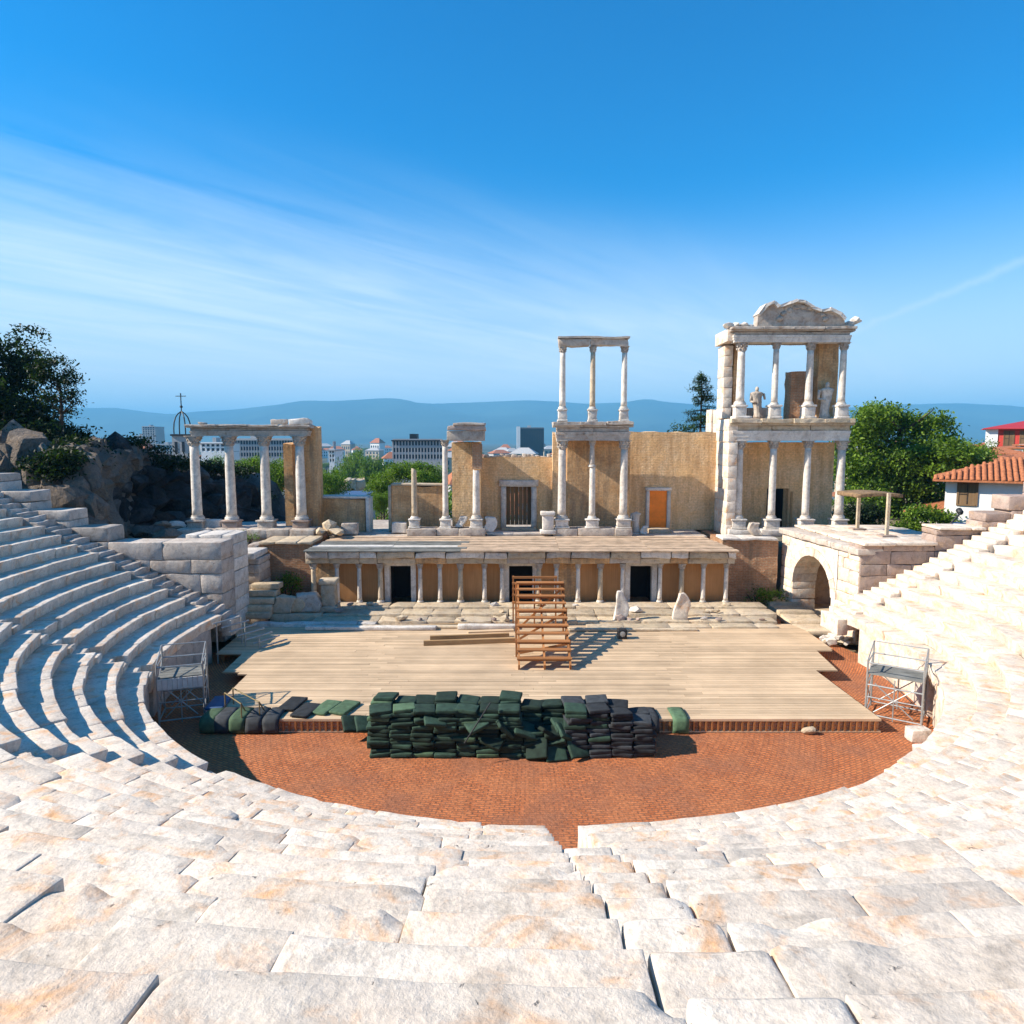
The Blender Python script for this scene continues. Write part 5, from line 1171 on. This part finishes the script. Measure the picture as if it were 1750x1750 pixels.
for k in range(14):
    px = rs.uniform(1440, 1760); Y_ = rs.uniform(75, 120); tree('green tree in the gardens behind the houses at the right', XP(px, 800, Y_), Y_, rs.uniform(5, 7), rs.uniform(6, 8), rs.randint(0, 3), 'garden trees at the right')

# ------------------------------------------------ cliff and dark hill at the left
cl_ = thing('cliff', 'fractured grey-brown rock cliff above the left seating', 'rock face', (-26, 33, 3)); rs = random.Random(31); k = 0
for i in range(150):
    px = rs.uniform(-60, 168); t = rs.random(); yt = np.interp(px, [-60, 60, 110, 168], [752, 752, 765, 790]); py = yt+8+t*(930-yt); Y_ = 35.0+rs.uniform(0, 1.6)+ (1-t)*2.5-(.7 if i > 60 else 0); X_, _, Z_ = P(px, py, Y_); s = rs.uniform(1.3, 3.0) if i <= 60 else rs.uniform(.5, 1.4)
    V, F = boulder((s*.85, s*.9, s*rs.uniform(.9, 1.7)), 1200+i, 3, 14); th = radians(rs.uniform(-32, -12)); V = V@np.array([[cos(th), 0, -sin(th)], [0, 1, 0], [sin(th), 0, cos(th)]]); put('rock', V+np.array([X_, Y_, Z_]), F, M['rock'], cl_, smooth=False)
# solid mass behind the pieces
V, F = rbox((16, 9, 8.2), (40, 22, 22), .6, .45, 3, 0, 1.3); V = V+.12*NR.randn(*V.shape); put('rock_mass', V+np.array([-32.0, 41.9, 4.5]), F, M['rock'], cl_, smooth=False)
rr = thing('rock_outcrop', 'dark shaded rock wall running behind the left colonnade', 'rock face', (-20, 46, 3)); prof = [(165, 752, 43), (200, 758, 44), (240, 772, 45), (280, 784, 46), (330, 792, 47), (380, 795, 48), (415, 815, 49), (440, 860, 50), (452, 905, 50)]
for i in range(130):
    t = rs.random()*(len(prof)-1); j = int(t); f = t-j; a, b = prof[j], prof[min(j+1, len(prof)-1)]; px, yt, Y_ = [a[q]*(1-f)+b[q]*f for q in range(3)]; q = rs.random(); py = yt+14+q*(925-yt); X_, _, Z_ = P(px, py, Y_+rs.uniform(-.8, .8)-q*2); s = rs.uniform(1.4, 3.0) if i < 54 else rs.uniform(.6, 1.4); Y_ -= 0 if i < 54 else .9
    V, F = boulder((s*1.3, s, s*.9), 1300+i, 2, 12); put('rock', V+np.array([X_, Y_-q*2, Z_]), F, M['rockshade'], rr, smooth=False)
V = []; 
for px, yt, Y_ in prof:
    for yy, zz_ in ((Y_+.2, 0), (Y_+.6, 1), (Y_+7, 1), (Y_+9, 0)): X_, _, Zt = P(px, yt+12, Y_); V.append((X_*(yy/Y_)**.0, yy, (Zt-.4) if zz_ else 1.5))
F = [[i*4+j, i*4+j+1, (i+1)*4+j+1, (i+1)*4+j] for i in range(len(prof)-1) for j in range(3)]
put('rock_mass', V, F, M['rockshade'], rr, smooth=False)
for i, (px, yt, Y_, w) in enumerate(((205, 752, 45, 2.4), (250, 770, 46, 2.2), (300, 782, 47, 2.4), (345, 790, 48, 2.0), (395, 796, 49, 2.2), (420, 840, 49.5, 2.0))):
    X_, _, Zt = P(px, yt, Y_); bush('dark ivy bush on top of the shaded rock wall, %s from the left' % ordn[i], X_, Y_, Zt-1.2, w*1.6, w, 1.5, 1500, 'leafshade', 560+i, .13, 'ivy_bush', 'ivy bushes on the rock wall')
rs = random.Random(41)
for i in range(16):
    px = rs.uniform(185, 325); Y_ = rs.uniform(36.5, 41); s = rs.uniform(.6, 1.5); X_, _, Z_ = P(px, rs.uniform(892, 930), Y_); V, F = boulder((s*1.6, s, s*.6), 1400+i, 2, 10)
    tag(put('fallen_rock', V+np.array([X_, Y_, Z_]), F, M['ashlar' if i % 3 == 0 else 'rock'], smooth=False), 'fallen bluish rock in the hollow between the cliff and the left colonnade', 'rock', 'fallen rocks in the hollow at the left')
hv = [(-14, 552, 44, 5.4), (-2, 596, 44, 4.2), (22, 655, 43, 3.8), (-10, 650, 41, 5), (40, 690, 42, 3.8), (20, 710, 40, 4.4), (95, 722, 42, 3.2), (60, 742, 39, 3.6), (-35, 720, 39, 4.6), (140, 748, 43, 3.0), (120, 742, 40, 2.6), (-40, 610, 42, 5), (-80, 600, 42, 5), (-90, 680, 41, 5), (95, 762, 36.5, 2.4), (160, 762, 43, 2.2)]
hl = ['dark bush high on the left slope at the picture edge', 'dark bush just below the crest of the left slope', 'dark bush on the left slope beside the lone tree', 'broad dark bush in the middle of the left slope', 'dark bush under the lone tree', 'greenish bush low on the left slope', 'dark bush right below the lone tree', 'low dark bush at the top of the cliff', 'wide dark bush above the cliff at the left edge', 'small bush at the foot of the slope, right', 'small bush between the cliff top and the slope', 'dark bush behind the crest bush', 'dark bush off the left edge of the slope', 'low dark bush off the left edge above the cliff', 'tiny bush on the rim of the cliff', 'last small bush at the right end of the slope']
for i, ((px, yt, Y_, w), lb_) in enumerate(zip(hv, hl)):
    X_, _, Zt = P(px, yt, Y_); h = w*.95; bush(lb_, X_, Y_, Zt-h, w*1.12, w*1.0, h, 4200, 'leafshade', 500+i, .15, 'hillside_bush', 'dark bushes on the left slope')
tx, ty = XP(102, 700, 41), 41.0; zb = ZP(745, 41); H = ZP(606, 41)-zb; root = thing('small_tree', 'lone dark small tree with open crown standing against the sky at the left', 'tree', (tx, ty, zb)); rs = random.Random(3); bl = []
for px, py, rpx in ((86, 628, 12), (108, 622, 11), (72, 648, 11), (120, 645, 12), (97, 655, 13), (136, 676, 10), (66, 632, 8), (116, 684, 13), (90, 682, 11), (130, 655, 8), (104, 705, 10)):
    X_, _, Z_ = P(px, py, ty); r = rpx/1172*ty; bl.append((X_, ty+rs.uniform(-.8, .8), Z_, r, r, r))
V, F = leafcloud(bl, 3000, .11, 77); put('crown', V, F, M['leafshade'], root, False, origin=(tx, ty, zb)); V, F = trunk_mb(H*.85, .14, 3, 5).done(); put('trunk', V+np.array([tx, ty, zb]), F, M['bark'], root, True, origin=(tx, ty, zb))

# ================================================================== houses at the right
def house(name, label, x0, x1, y0, y1, z0, z1, zr, wallm, roofm, ov=.5, wins=(), tiles=False, cat='house', group=None, rot=radians(-33)):
    root = thing(name, label, cat, ((x0+x1)/2, (y0+y1)/2, z0), group); mb = MB(); mb.box(x0, x1, y0, y1, z0, z1); mb.build('wall', M[wallm], root)
    xa_, xb_, ya_, yb_ = x0-ov, x1+ov, y0-ov, y1+ov; r = min(xb_-xa_, yb_-ya_)/2*.98
    if xb_-xa_ >= yb_-ya_: R1, R2 = (xa_+r, (ya_+yb_)/2, zr), (xb_-r, (ya_+yb_)/2, zr)
    else: R1, R2 = ((xa_+xb_)/2, ya_+r, zr), ((xa_+xb_)/2, yb_-r, zr)
    c = [(xa_, ya_, z1), (xb_, ya_, z1), (xb_, yb_, z1), (xa_, yb_, z1)]
    V = c+[R1, R2]+[(p[0], p[1], p[2]-.12) for p in c]
    F = ([[0, 1, 5, 4], [1, 2, 5], [2, 3, 4, 5], [3, 0, 4]] if xb_-xa_ >= yb_-ya_ else [[0, 1, 4], [1, 2, 5, 4], [2, 3, 5], [3, 0, 4, 5]])+[[6, 9, 8, 7], [0, 6, 7, 1], [1, 7, 8, 2], [2, 8, 9, 3], [3, 9, 6, 0]]
    rf = put('roof', V, F, M[roofm], root, False)
    if tiles:   # barrel tiles of the front slope in rows, one object each for the rows that can be told apart
        fm = [(0, 1, R2, R1)]; a, b = Vector(c[0]), Vector(c[1]); p, q = Vector(R1), Vector(R2)
        nr = 8; nc = int((b-a).length/.33); tm = None
        for j in range(nr):
            for i in range(nc):
                u = (i+.5)/nc; v0, v1 = j/nr, (j+1.12)/nr
                lo = a.lerp(b, u); hi = Vector((lo.x, p.y, p.z)); pt0 = lo.lerp(hi, v0)
                t_ = (pt0.y-a.y)/(p.y-a.y)
                if pt0.x < a.x+(p.x-a.x)*t_+.1 or pt0.x > b.x-(b.x-q.x)*t_-.1: continue
                if tm is None:
                    L = (hi-lo).length/nr*1.12; mb = MB(); V_ = []; F_ = []
                    for e, y_ in enumerate((0, L)):
                        for k_ in range(6): t2 = pi*k_/5; V_.append((.135*cos(t2)*(1-.12*e), y_, .10*sin(t2)+.02))
                    F_ = [[k_, k_+1, k_+7, k_+6] for k_ in range(5)]+[[5, 4, 3, 2, 1, 0]]; tm = mesh('tile', V_, F_, M['rooftile']); sl_ = atan2(p.z-a.z, p.y-a.y)
                inst('tile', tm, rf, pt0+Vector((0, 0, .03)), (sl_, 0, NR.uniform(-.03, .03)))
    for (wx, wz, ww, wh, hasf) in wins:
        f = put('window', *MB().box(wx-ww/2-.12, wx-ww/2, y0-.08, y0+.02, wz-wh/2-.1, wz+wh/2+.1).box(wx+ww/2, wx+ww/2+.12, y0-.08, y0+.02, wz-wh/2-.1, wz+wh/2+.1).box(wx-ww/2, wx+ww/2, y0-.08, y0+.02, wz+wh/2, wz+wh/2+.1).box(wx-ww/2-.0, wx+ww/2+.0, y0-.1, y0+.02, wz-wh/2-.1, wz-wh/2).done(), M['door' if hasf else 'concrete'], root, False)
        put('shutter' if hasf else 'pane', *MB().box(wx-ww/2, wx+ww/2, y0-.04, y0-.006, wz-wh/2, wz+wh/2).done(), M['door' if hasf else 'glass'], f, False)
        if hasf: put('cross_bar', *MB().box(wx-.03, wx+.03, y0-.075, y0-.042, wz-wh/2, wz+wh/2).box(wx-ww/2, wx-.031, y0-.073, y0-.042, wz-.03, wz+.03).done(), M['bark'], f, False)
    if rot:
        cx0, cy0 = x0, y0; rx, ry = root.location.x-cx0, root.location.y-cy0; c_, s_ = cos(rot), sin(rot)
        root.location.x, root.location.y = cx0+rx*c_-ry*s_, cy0+rx*s_+ry*c_; root.rotation_euler = (0, 0, rot)
    return root, rf
Yh = 46.0; x0 = XP(1614, 860, Yh); zt = ZP(819, Yh)
house('whitewashed_house', 'whitewashed house with red barrel-tile roof and one brown shuttered window', x0, x0+9, Yh, Yh+7, 2.0, zt, ZP(783, Yh+3), 'whitewash', 'rooftile', .75, [(x0+1.25, ZP(843, Yh), .95, 1.35, True)], True)
Yh = 54.0; x0 = XP(1560, 860, Yh); house('small_tiled_house', 'low orange tiled roof peeping out left of the whitewashed house', x0, x0+7, Yh, Yh+6, 1.5, ZP(873, Yh), ZP(850, Yh+3), 'whitewash', 'rooftile', .6, [], False)
Yh = 95.0; x0 = XP(1692, 740, Yh); house('red_house', 'bright red house with white corner and red sheet roof, at the right edge', x0, x0+14, Yh, Yh+9, 2, ZP(732, Yh), ZP(719, Yh+4), 'redpaint', 'redroof', .8, [(XP(1718, 748, Yh), ZP(749, Yh), 1.0, 1.9, True), (XP(1740, 748, Yh), ZP(749, Yh), 1.0, 1.9, True)], False)
rh = bpy.data.objects['red_house']; slab(rh, 'corner_pillar', x0-.5, x0+.9, Yh-.12, Yh-.01, 3, ZP(733, Yh), 'whitewash', (1, 1, 1), 0, 0); slab(rh, 'frieze', x0-.5, x0+14, Yh-.14, Yh-.01, ZP(738, Yh), ZP(733, Yh)+.0, 'whitewash', (1, 1, 1), 0, 0, 0) if False else None
Yh = 85.0; x0 = XP(1697, 770, Yh); house('yellow_house', 'low yellow house below the red house', x0, x0+4.4, Yh, Yh+6, 2, ZP(765, Yh), ZP(762, Yh), 'yellow', 'rooftile', .2, [(XP(1728, 775, Yh), ZP(775, Yh), 1.2, .8, False)])
x0 = XP(1733, 770, Yh); house('white_outbuilding', 'small white house with two dark windows right of the yellow house', x0, x0+6, Yh-.5, Yh+6, 2, ZP(760, Yh), ZP(756, Yh), 'whitewash', 'rooftile', .2, [(XP(1741, 764, Yh), ZP(764, Yh), .5, .5, False), (XP(1750, 764, Yh), ZP(764, Yh), .5, .5, False)])
for i, (px, py, Y_, w, lb_) in enumerate(((1665, 768, 80, 5, 'orange tiled roof between the big tree and the yellow house'), (1655, 782, 70, 5, 'orange tiled roof behind the whitewashed house ridge'), (1650, 760, 110, 7, 'faint red roof just right of the big tree top'), (1682, 780, 75, 6, 'bright orange roof below the yellow house'))):
    x = XP(px, py, Y_); house('tiled_house', lb_, x, x+w, Y_, Y_+5, 1, ZP(py+6, Y_), ZP(py-4, Y_), 'whitewash', 'rooftile', .4)

x_, y_ = XP(1643, 876, 36), 36.0; zh = ZP(874, 36); z0 = ZP(903, 36)
sp0 = thing('spotlight', 'dark spotlight on a slanting arm over a blue cover, in front of the whitewashed house', 'spotlight', (x_-.5, y_, z0))
mb = MB(); mb.tube((x_-.75, y_, z0), (x_-.05, y_, zh-.1), .06, 8, .05); mb.build('arm', M['iron'], sp0)
V, F = lathe([(.10, 0), (.15, .08), (.15, .30), (.12, .34)], 14); V = V@np.array([[1, 0, 0], [0, .6, -.8], [0, .8, .6]]); put('lamp_head', V+np.array([x_, y_, zh-.12]), F, M['iron'], sp0)
V, F = boulder((1.1, .5, .55), 88, 2); V[:, 2] -= V[:, 2].min(); put('cover', V+np.array([x_-.2, y_, z0-.15]), F, M['blue'], sp0)

# ================================================================== city beyond
def tower_block(name, label, px0, px1, pyt, pyb, Y_, depth, wallm, cols, rows, cat='building', group=None, pane='glass', mull=.35, roofm='concrete', cap=True, side=None):
    """flat-roofed block with real recessed window strips between piers"""
    x0, x1 = XP(px0, pyt, Y_), XP(px1, pyt, Y_); z0, z1 = min(ZP(pyb, Y_), -24), ZP(pyt, Y_); root = thing(name, label, cat, ((x0+x1)/2, Y_+depth/2, -28), group)
    mb = MB(); mb.box(x0+.3, x1-.3, Y_+.5, Y_+depth, -28, z1-.5); mb.build('core', M[pane], root)
    zv = ZP(pyb, Y_); cw = (x1-x0)/cols; rh_ = (z1-zv)/rows; mb = MB()
    for i in range(cols+1): xx = x0+i*cw; mb.box(xx-cw*mull/2, xx+cw*mull/2, Y_+.0, Y_+.6, zv, z1-.6)
    for j in range(rows+1): zz_ = zv+j*rh_; mb.box(x0, x1, Y_+.12, Y_+.55, zz_-rh_*.18, zz_+rh_*.18)
    o = mb.build('facade_grid', M[wallm], root); o['kind'] = 'stuff'
    mb = MB(); mb.box(x0, x1, Y_+.0, Y_+depth+.2, -28.0, zv-.2); mb.box(x0-.25, x0+.28, Y_+.62, Y_+depth, zv, z1-.6); mb.box(x1-.28, x1+.25, Y_+.62, Y_+depth, zv, z1-.6); mb.build('wall', M[wallm], root)
    mb = MB(); mb.box(x0-.6, x1+.6, Y_-.6, Y_+depth+.6, z1-.6, z1); 
    if cap: mb.box(x0+(x1-x0)*.3, x0+(x1-x0)*.45, Y_+depth*.3, Y_+depth*.6, z1+.01, z1+3)
    mb.build('roof', M[roofm], root); return root
tower_block('office_block', 'long grey block with dark flat roof and tall windows, beyond the park trees', 671, 756, 752, 786, 330, 22, 'concrete', 16, 3, roofm='black')
tower_block('hotel_tower', 'dark slab tower with a white edge standing above the door wall', 890, 929, 731, 772, 900, 25, 'iron', 9, 12, pane='glass')
tw = bpy.data.objects['hotel_tower']; slab(tw, 'white_stair_shaft', XP(883, 750, 896), XP(889, 750, 896), 896, 915, -20, ZP(729, 896), 'whitewash', (1, 1, 1), 0, 0)
tower_block('high_rise', 'stepped grey high-rise left of the church cross', 243, 264, 729, 772, 1100, 30, 'concrete', 5, 12); tower_block('high_rise', 'lower wing of the stepped grey high-rise left of the church cross', 229, 243, 745, 772, 1110, 30, 'concrete', 3, 8)
tower_block('glass_block', 'long bluish office block seen through the left colonnade', 386, 500, 751, 782, 420, 25, 'concrete', 24, 3, pane='glass', mull=.25)
tower_block('white_block', 'bright white low building seen between the first two columns', 343, 384, 757, 772, 380, 20, 'whitewash', 5, 2)
tower_block('white_block', 'pale low building left of the high-rise in the haze', 180, 230, 757, 775, 1300, 30, 'whitewash', 8, 3)
tower_block('pale_block', 'pale block behind the church tower', 262, 304, 760, 778, 800, 30, 'concrete', 8, 3)
tower_block('white_shaft', 'narrow bright white building among trees beside the left colonnade', 562, 571, 768, 790, 260, 12, 'whitewash', 2, 3)
# small houses of the town, each an object, sharing three meshes
def town_mesh(k):
    rs = random.Random(k); mb = MB(); mb.box(-5, 5, -4, 4, -1, 8)
    V, F = mb.done(); w = mesh('wall', V, F, M[['whitewash', 'concrete', 'cream'][k]], False)
    Vr = [(-5.6, -4.6, 8), (5.6, -4.6, 8), (5.6, 4.6, 8), (-5.6, 4.6, 8), (-2, 0, 10.6), (2, 0, 10.6)]; r = mesh('roof', Vr, [[0, 1, 5, 4], [1, 2, 5], [2, 3, 4, 5], [3, 0, 4], [3, 2, 1, 0]], M[['rooftile', 'rooftile', 'concrete'][k]], False)
    mb = MB()
    for i in range(4):
        for j in range(2): mb.box(-4.2+i*2.4, -3.0+i*2.4, -4.08, -4.005, 1.5+j*3.2, 3.4+j*3.2)
    V, F = mb.done(); return w, r, mesh('windows', V, F, M['glass'], False)
TWN = [town_mesh(k) for k in range(3)]
rs = random.Random(77)
for i in range(190):
    Y_ = 200+1900*rs.random()**1.3; px = rs.uniform(150, 1000) if i % 5 else rs.uniform(1440, 1750); 
    if abs(px-612) < 22 and Y_ < 700: continue
    x = XP(px, 760, Y_); k = rs.randint(0, 2); s = rs.uniform(.8, 1.7)*(1 if Y_ < 700 else 1.6); rz = rs.uniform(-.5, .5); z = -28.6
    root = thing('town_house', 'small house or block among the roofs of the distant town', 'house', (x, Y_, z), 'distant town houses'); root.rotation_euler = (0, 0, rz); root.scale = (s*rs.uniform(.8, 1.6), s, s*rs.uniform(.7, 1.5)); WL[root.name] = Vector((0, 0, 0))
    for nm, me in zip(('wall', 'roof', 'windows'), TWN[k]): o = inst(nm, me, root, (0, 0, 0))
rs = random.Random(78)
for i in range(120):
    Y_ = 300+1500*rs.random(); px = rs.uniform(150, 1000) if i % 4 else rs.uniform(1440, 1750); x = XP(px, 760, Y_); h = rs.uniform(9, 15)
    tree('far green tree between the roofs of the distant town', x, Y_, h, h*1.5, rs.randint(0, 3), 'trees in the distant town', False, -28.6)
# street going away between the trees, with cars
V = [(XP(590, 848, 150), 150, -29.3), (XP(636, 848, 150), 150, -29.3), (XP(622, 790, 900), 900, -29.3), (XP(606, 790, 900), 900, -29.3)]; tag(put('street', V, [[0, 1, 2, 3]], M['asphalt'], smooth=False), kind='structure')
def car(label, x, y, z, rz, m):
    root = thing('parked_car', label, 'car', (x, y, z), 'cars on the street beyond the theatre'); mb = MB(); P_ = [(-2.1, .35), (-2.1, .85), (-1.3, .95), (-.7, 1.4), (.8, 1.4), (1.5, .95), (2.15, .8), (2.15, .35)]; c, s = cos(rz), sin(rz); V = []
    for yy in (-.85, .85):
        for a, b in P_: V.append((a, yy*(.85 if b > 1 else 1), b))
    n = len(P_); F = [list(range(n)), list(range(2*n-1, n-1, -1))]+[[i, i+n, (i+1) % n+n, (i+1) % n] for i in range(n)]
    rot = lambda V: np.array([(p[0]*c-p[1]*s+x, p[0]*s+p[1]*c+y, p[2]+z) for p in V]); put('body', rot(V), F, M[m], root, False)
    put('windscreen', rot([(1.42, -.6, 1.0), (1.42, .6, 1.0), (.86, .55, 1.38), (.86, -.55, 1.38)]), [[0, 1, 2, 3]], M['glass'], root, False)
    for a in (-1.3, 1.3):
        for b in (-.85, .85): mb = MB(); mb.tube((a, b-.1, .33), (a, b+.1, .33), .33, 10); V, F = mb.done(); put('wheel', rot(V), F, M['black'], root)
for i, (px, Y_) in enumerate(((598, 240), (628, 250), (600, 290), (625, 310), (603, 350), (622, 380), (608, 430))): car('small parked car on the street seen between the trees, %s nearest' % ordn[i], XP(px, 830, Y_), Y_, -29.3, pi/2, ['carwhite', 'iron', 'carwhite', 'redpaint', 'carwhite', 'blue', 'iron'][i])
root = thing('market_building', 'sand coloured broken roof at the near end of the street', 'building', (XP(596, 840, 140), 140, -28)); x0, x1 = XP(583, 835, 140), XP(606, 835, 140)
slab(root, 'wall', x0, x1, 140, 148, -28, ZP(838, 140), 'cream', (3, 3, 3), 0, 0, 1); slab(root, 'roof', x0-.5, x1+.6, 139.5, 148.5, ZP(838, 140)+.01, ZP(822, 140), 'cream', (8, 5, 3), .3, .5, 2, 3)
root = thing('blue_roof_house', 'dark blue-grey flat roof just behind the low brick wall', 'building', (XP(592, 848, 90), 90, -20)); slab(root, 'wall', XP(565, 850, 90), XP(620, 850, 90), 90, 98, -24, ZP(852, 90), 'concrete', (1, 1, 1), 0, 0); slab(root, 'roof', XP(562, 848, 90), XP(622, 848, 90), 89.5, 98.5, ZP(852, 90)+.01, ZP(847, 90), 'blue', (3, 3, 1), 0, 0)

# church tower with the open iron crown and cross
Y_ = 130.0; cx_ = XP(312, 740, Y_); zz0 = ZP(742, Y_); w = XP(327, 740, Y_)-XP(298, 740, Y_); root = thing('church_tower', 'church bell tower with an open arched iron crown and a cross, left of the colonnade', 'church tower', (cx_, Y_, -25)); u = w/2
slab(root, 'wall', cx_-u*.86, cx_+u*.86, Y_-u*.86, Y_+u*.86, -26, zz0-.35, 'concrete', (1, 1, 1), 0, 0)
slab(root, 'cornice', cx_-u, cx_+u, Y_-u, Y_+u, zz0-.34, zz0, 'iron', (1, 1, 1), 0, 0)
for k in (-1, 1):
    slab(root, 'bell_window', cx_+k*u*.42-.25, cx_+k*u*.42+.25, Y_-u*.9, Y_-u*.865, ZP(772, Y_), ZP(755, Y_), 'glass', (1, 1, 1), 0, 0)
zt = ZP(703, Y_)
for k in range(4):
    t = pi/4+k*pi/2; pts = [(1, 0), (1.0, .25), (.93, .5), (.72, .74), (.4, .9), (.0, 1.0)]; mb = MB()
    for (a, za), (b, zb_) in zip(pts[:-1], pts[1:]): mb.tube((cx_+.8*u*a*cos(t)*1.2, Y_+.8*u*a*sin(t)*1.2, zz0+(zt-zz0)*za), (cx_+.8*u*b*cos(t)*1.2, Y_+.8*u*b*sin(t)*1.2, zz0+(zt-zz0)*zb_), .11, 6)
    mb.build('crown_rib', M['iron'], root)
zc = ZP(672, Y_); V, F = icos(1); put('orb', V*.3+np.array([cx_, Y_, ZP(695, Y_)]), F, M['iron'], root); mb = MB(); mb.bar((cx_, Y_, zt-.1), (cx_, Y_, zc), .14, .14); zx = ZP(677, Y_); mb.bar((cx_-.95, Y_, zx), (cx_-.075, Y_, zx), .13, .13); mb.bar((cx_+.075, Y_, zx), (cx_+.95, Y_, zx), .13, .13); mb.build('cross', M['iron'], root)

# ================================================================== haze
hb = MB(); hb.box(-21000, 21000, -4000, 17000, -32, 610); V, F = hb.done()
hm = bpy.data.materials.new('air'); hm.use_nodes = True; t = hm.node_tree; t.nodes.clear(); o_ = t.nodes.new('ShaderNodeOutputMaterial'); pv = nd(t, 'ShaderNodeVolumePrincipled', _Density=1.5e-4, _Anisotropy=.0); pv.inputs['Color'].default_value = (.20, .62, 1.0, 1)
t.links.new(pv.outputs[0], o_.inputs['Volume']); hz_ = put('haze', V, F, hm, smooth=False, kind='stuff')
